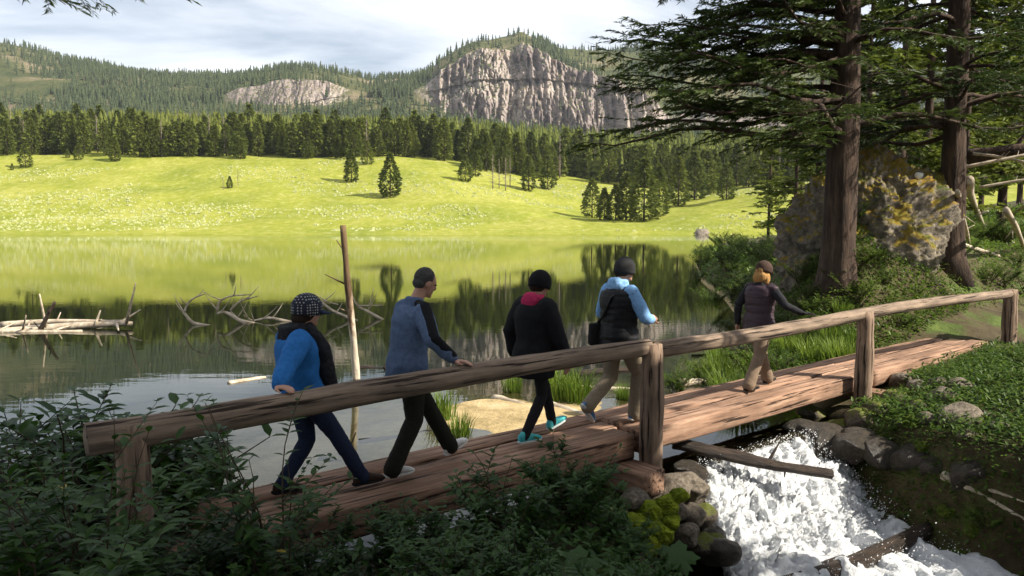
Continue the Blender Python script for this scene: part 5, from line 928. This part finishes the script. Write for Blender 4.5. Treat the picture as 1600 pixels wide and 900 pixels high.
def cover(n, fx, mat, name, label, size, zmin=0.05):
    x, y = fx(n); z = gz(x, y); k = z > zmin; x, y, z = x[k], y[k], z[k]; n = len(x); D = rng.normal(size=(n, 3)); D[:, 2] = np.abs(D[:, 2]) * 0.5 + 0.1; D /= np.linalg.norm(D, axis=1)[:, None]
    P = np.stack([x, y, z + rng.random(n) ** 1.5 * 0.20], -1); o = obj(name, merged_leaves(P, D, rng.uniform(0.5, 1.3, n) * size * np.clip(y / 13, 1, 3), mat)); tag(o, label, kind='stuff')
def nearbank(n):
    y = rng.uniform(2.4, 8.0, n); x = rng.uniform(-5, 1.2, n); k = x / y < 0.24; return x[k], y[k]
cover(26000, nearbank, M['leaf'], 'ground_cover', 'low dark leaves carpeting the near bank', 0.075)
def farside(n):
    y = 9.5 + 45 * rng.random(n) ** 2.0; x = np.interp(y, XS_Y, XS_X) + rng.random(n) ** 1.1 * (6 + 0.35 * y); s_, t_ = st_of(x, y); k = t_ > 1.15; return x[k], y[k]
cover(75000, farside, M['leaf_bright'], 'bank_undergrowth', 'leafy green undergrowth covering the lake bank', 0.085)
def rside(n):
    x = rng.uniform(3.9, 11, n); y = rng.uniform(5.0, 13.5, n); s_, t_ = st_of(x, y); k = (t_ < -0.2) & (np.abs(x - np.interp(y, CRK_Y, CRK_X)) > 1.25) & (vnoise(x * 0.9, y * 0.9, 0, 7) > 0.30); return x[k], y[k]
cover(90000, rside, M['leaf_bright'], 'creek_bank_herbs', 'small green herbs and moss covering the far creek bank', 0.07, -0.85)

k = 0
while k < 34:
    x = r_.uniform(4.6, 9.5); y = r_.uniform(6.2, 12.0); s_, t_ = st_of(np.array(x), np.array(y))
    if t_ > -0.3 or abs(x - np.interp(y, CRK_Y, CRK_X)) < 1.7: continue
    shrub(x, y, k, r_.uniform(0.22, 0.45), SB, 'small leafy herb on the shaded far creek bank', 'herbs on the far creek bank'); k += 1
k = 0
while k < 16:
    y = r_.uniform(4.2, 6.9); x = y * r_.uniform(0.10, 0.23)
    shrub(x, y, k, r_.uniform(0.22, 0.4), SH, 'small dark herb beside the abutment stones and moss', 'herbs by the abutment'); k += 1
# large lobed leaves low in the undergrowth
lob = [(0, 0, 0)]
for a in np.linspace(0, 2 * np.pi, 29)[:-1]:
    rr = (0.62 + 0.38 * abs(math.cos(2.5 * a))) * (0.9 + 0.1 * math.cos(14 * a)); lob.append((rr * math.cos(a), rr * math.sin(a), -0.22 * rr * rr + 0.05 * math.cos(5 * a)))
LB = MB().add(lob, tris=[(0, i + 1, (i + 1) % 28 + 1) for i in range(28)]).mesh('leaf', M['leaf'])
for q, (px, py, Yd) in enumerate([(770, 885, 4.3), (1060, 868, 5.4), (900, 880, 4.6)]):
    p = at(px, py, Yd); t = thing('lobed_leaf_plant', (p.x, p.y, gnd(p.x, p.y)), 0, ['low plant with one very large lobed leaf under the shrubs', 'lobed-leaf plant beside the moss cushions', 'lobed-leaf plant between the shrub and the moss'][q], 'plant'); h = max(p.z - t.location.z, 0.1)
    MB().add(*tube([(0, 0, 0), (0.02, 0, h * 0.5), (0, 0, h)], [0.006, 0.005, 0.004], 5)).build('stalk', M['stem'], t)
    for j in range(3 if q else 4):
        o = obj('leaf', LB, t); o.location = (0.16 * math.cos(j * 2.1) * (j > 0), 0.16 * math.sin(j * 2.1) * (j > 0), h - 0.05 * j); o.scale = ((0.17 if j == 0 else 0.11),) * 3; o.rotation_euler = (0.5, 0.15 * j, j * 1.7)

for k in range(46):
    s_, t_ = r_.uniform(3.8, 11), r_.uniform(1.25, 4.2); p = st(s_, t_)
    shrub(p.x, p.y, k, r_.uniform(0.35, 0.7), SB, 'low leafy bush on the slope between the handrail and the two big firs', 'low bushes under the big firs')

def slope_by_rail(n):
    s_, t_ = rng.uniform(3.2, 12, n), rng.uniform(1.1, 4.8, n); return BP[0] + s_ * BD[0] + t_ * BN[0], BP[1] + s_ * BD[1] + t_ * BN[1]
cover(16000, slope_by_rail, M['leaf_bright'], 'slope_undergrowth', 'low green leaves on the slope above the end of the bridge', 0.08)
# ---------------------------------------------------------------- haze
hz = MB(); x0, x1, y0, y1, z0, z1 = -1500, 2400, -60, 2000, -4.0, 470
hv = [(x, y, z) for z in (z0, z1) for y in (y0, y1) for x in (x0, x1)]
hz.add(hv, [(0, 2, 3, 1), (4, 5, 7, 6), (0, 1, 5, 4), (2, 6, 7, 3), (0, 4, 6, 2), (1, 3, 7, 5)])
m = bpy.data.materials.new('haze'); m.use_nodes = True; nt_ = m.node_tree; nt_.nodes.clear(); o_ = N(nt_, 'ShaderNodeOutputMaterial'); pv = N(nt_, 'ShaderNodeVolumePrincipled')
pv.inputs['Color'].default_value = (0.80, 0.88, 1.0, 1); pv.inputs['Density'].default_value = 0.00006; pv.inputs['Anisotropy'].default_value = 0.2; nt_.links.new(pv.outputs[0], o_.inputs['Volume'])
tag(hz.build('haze', m, smooth=False), 'thin pale mountain haze', kind='stuff')
print('objects', len(bpy.data.objects), 'tris', sum(len(m.loops) - 2 * len(m.polygons) for m in bpy.data.meshes))
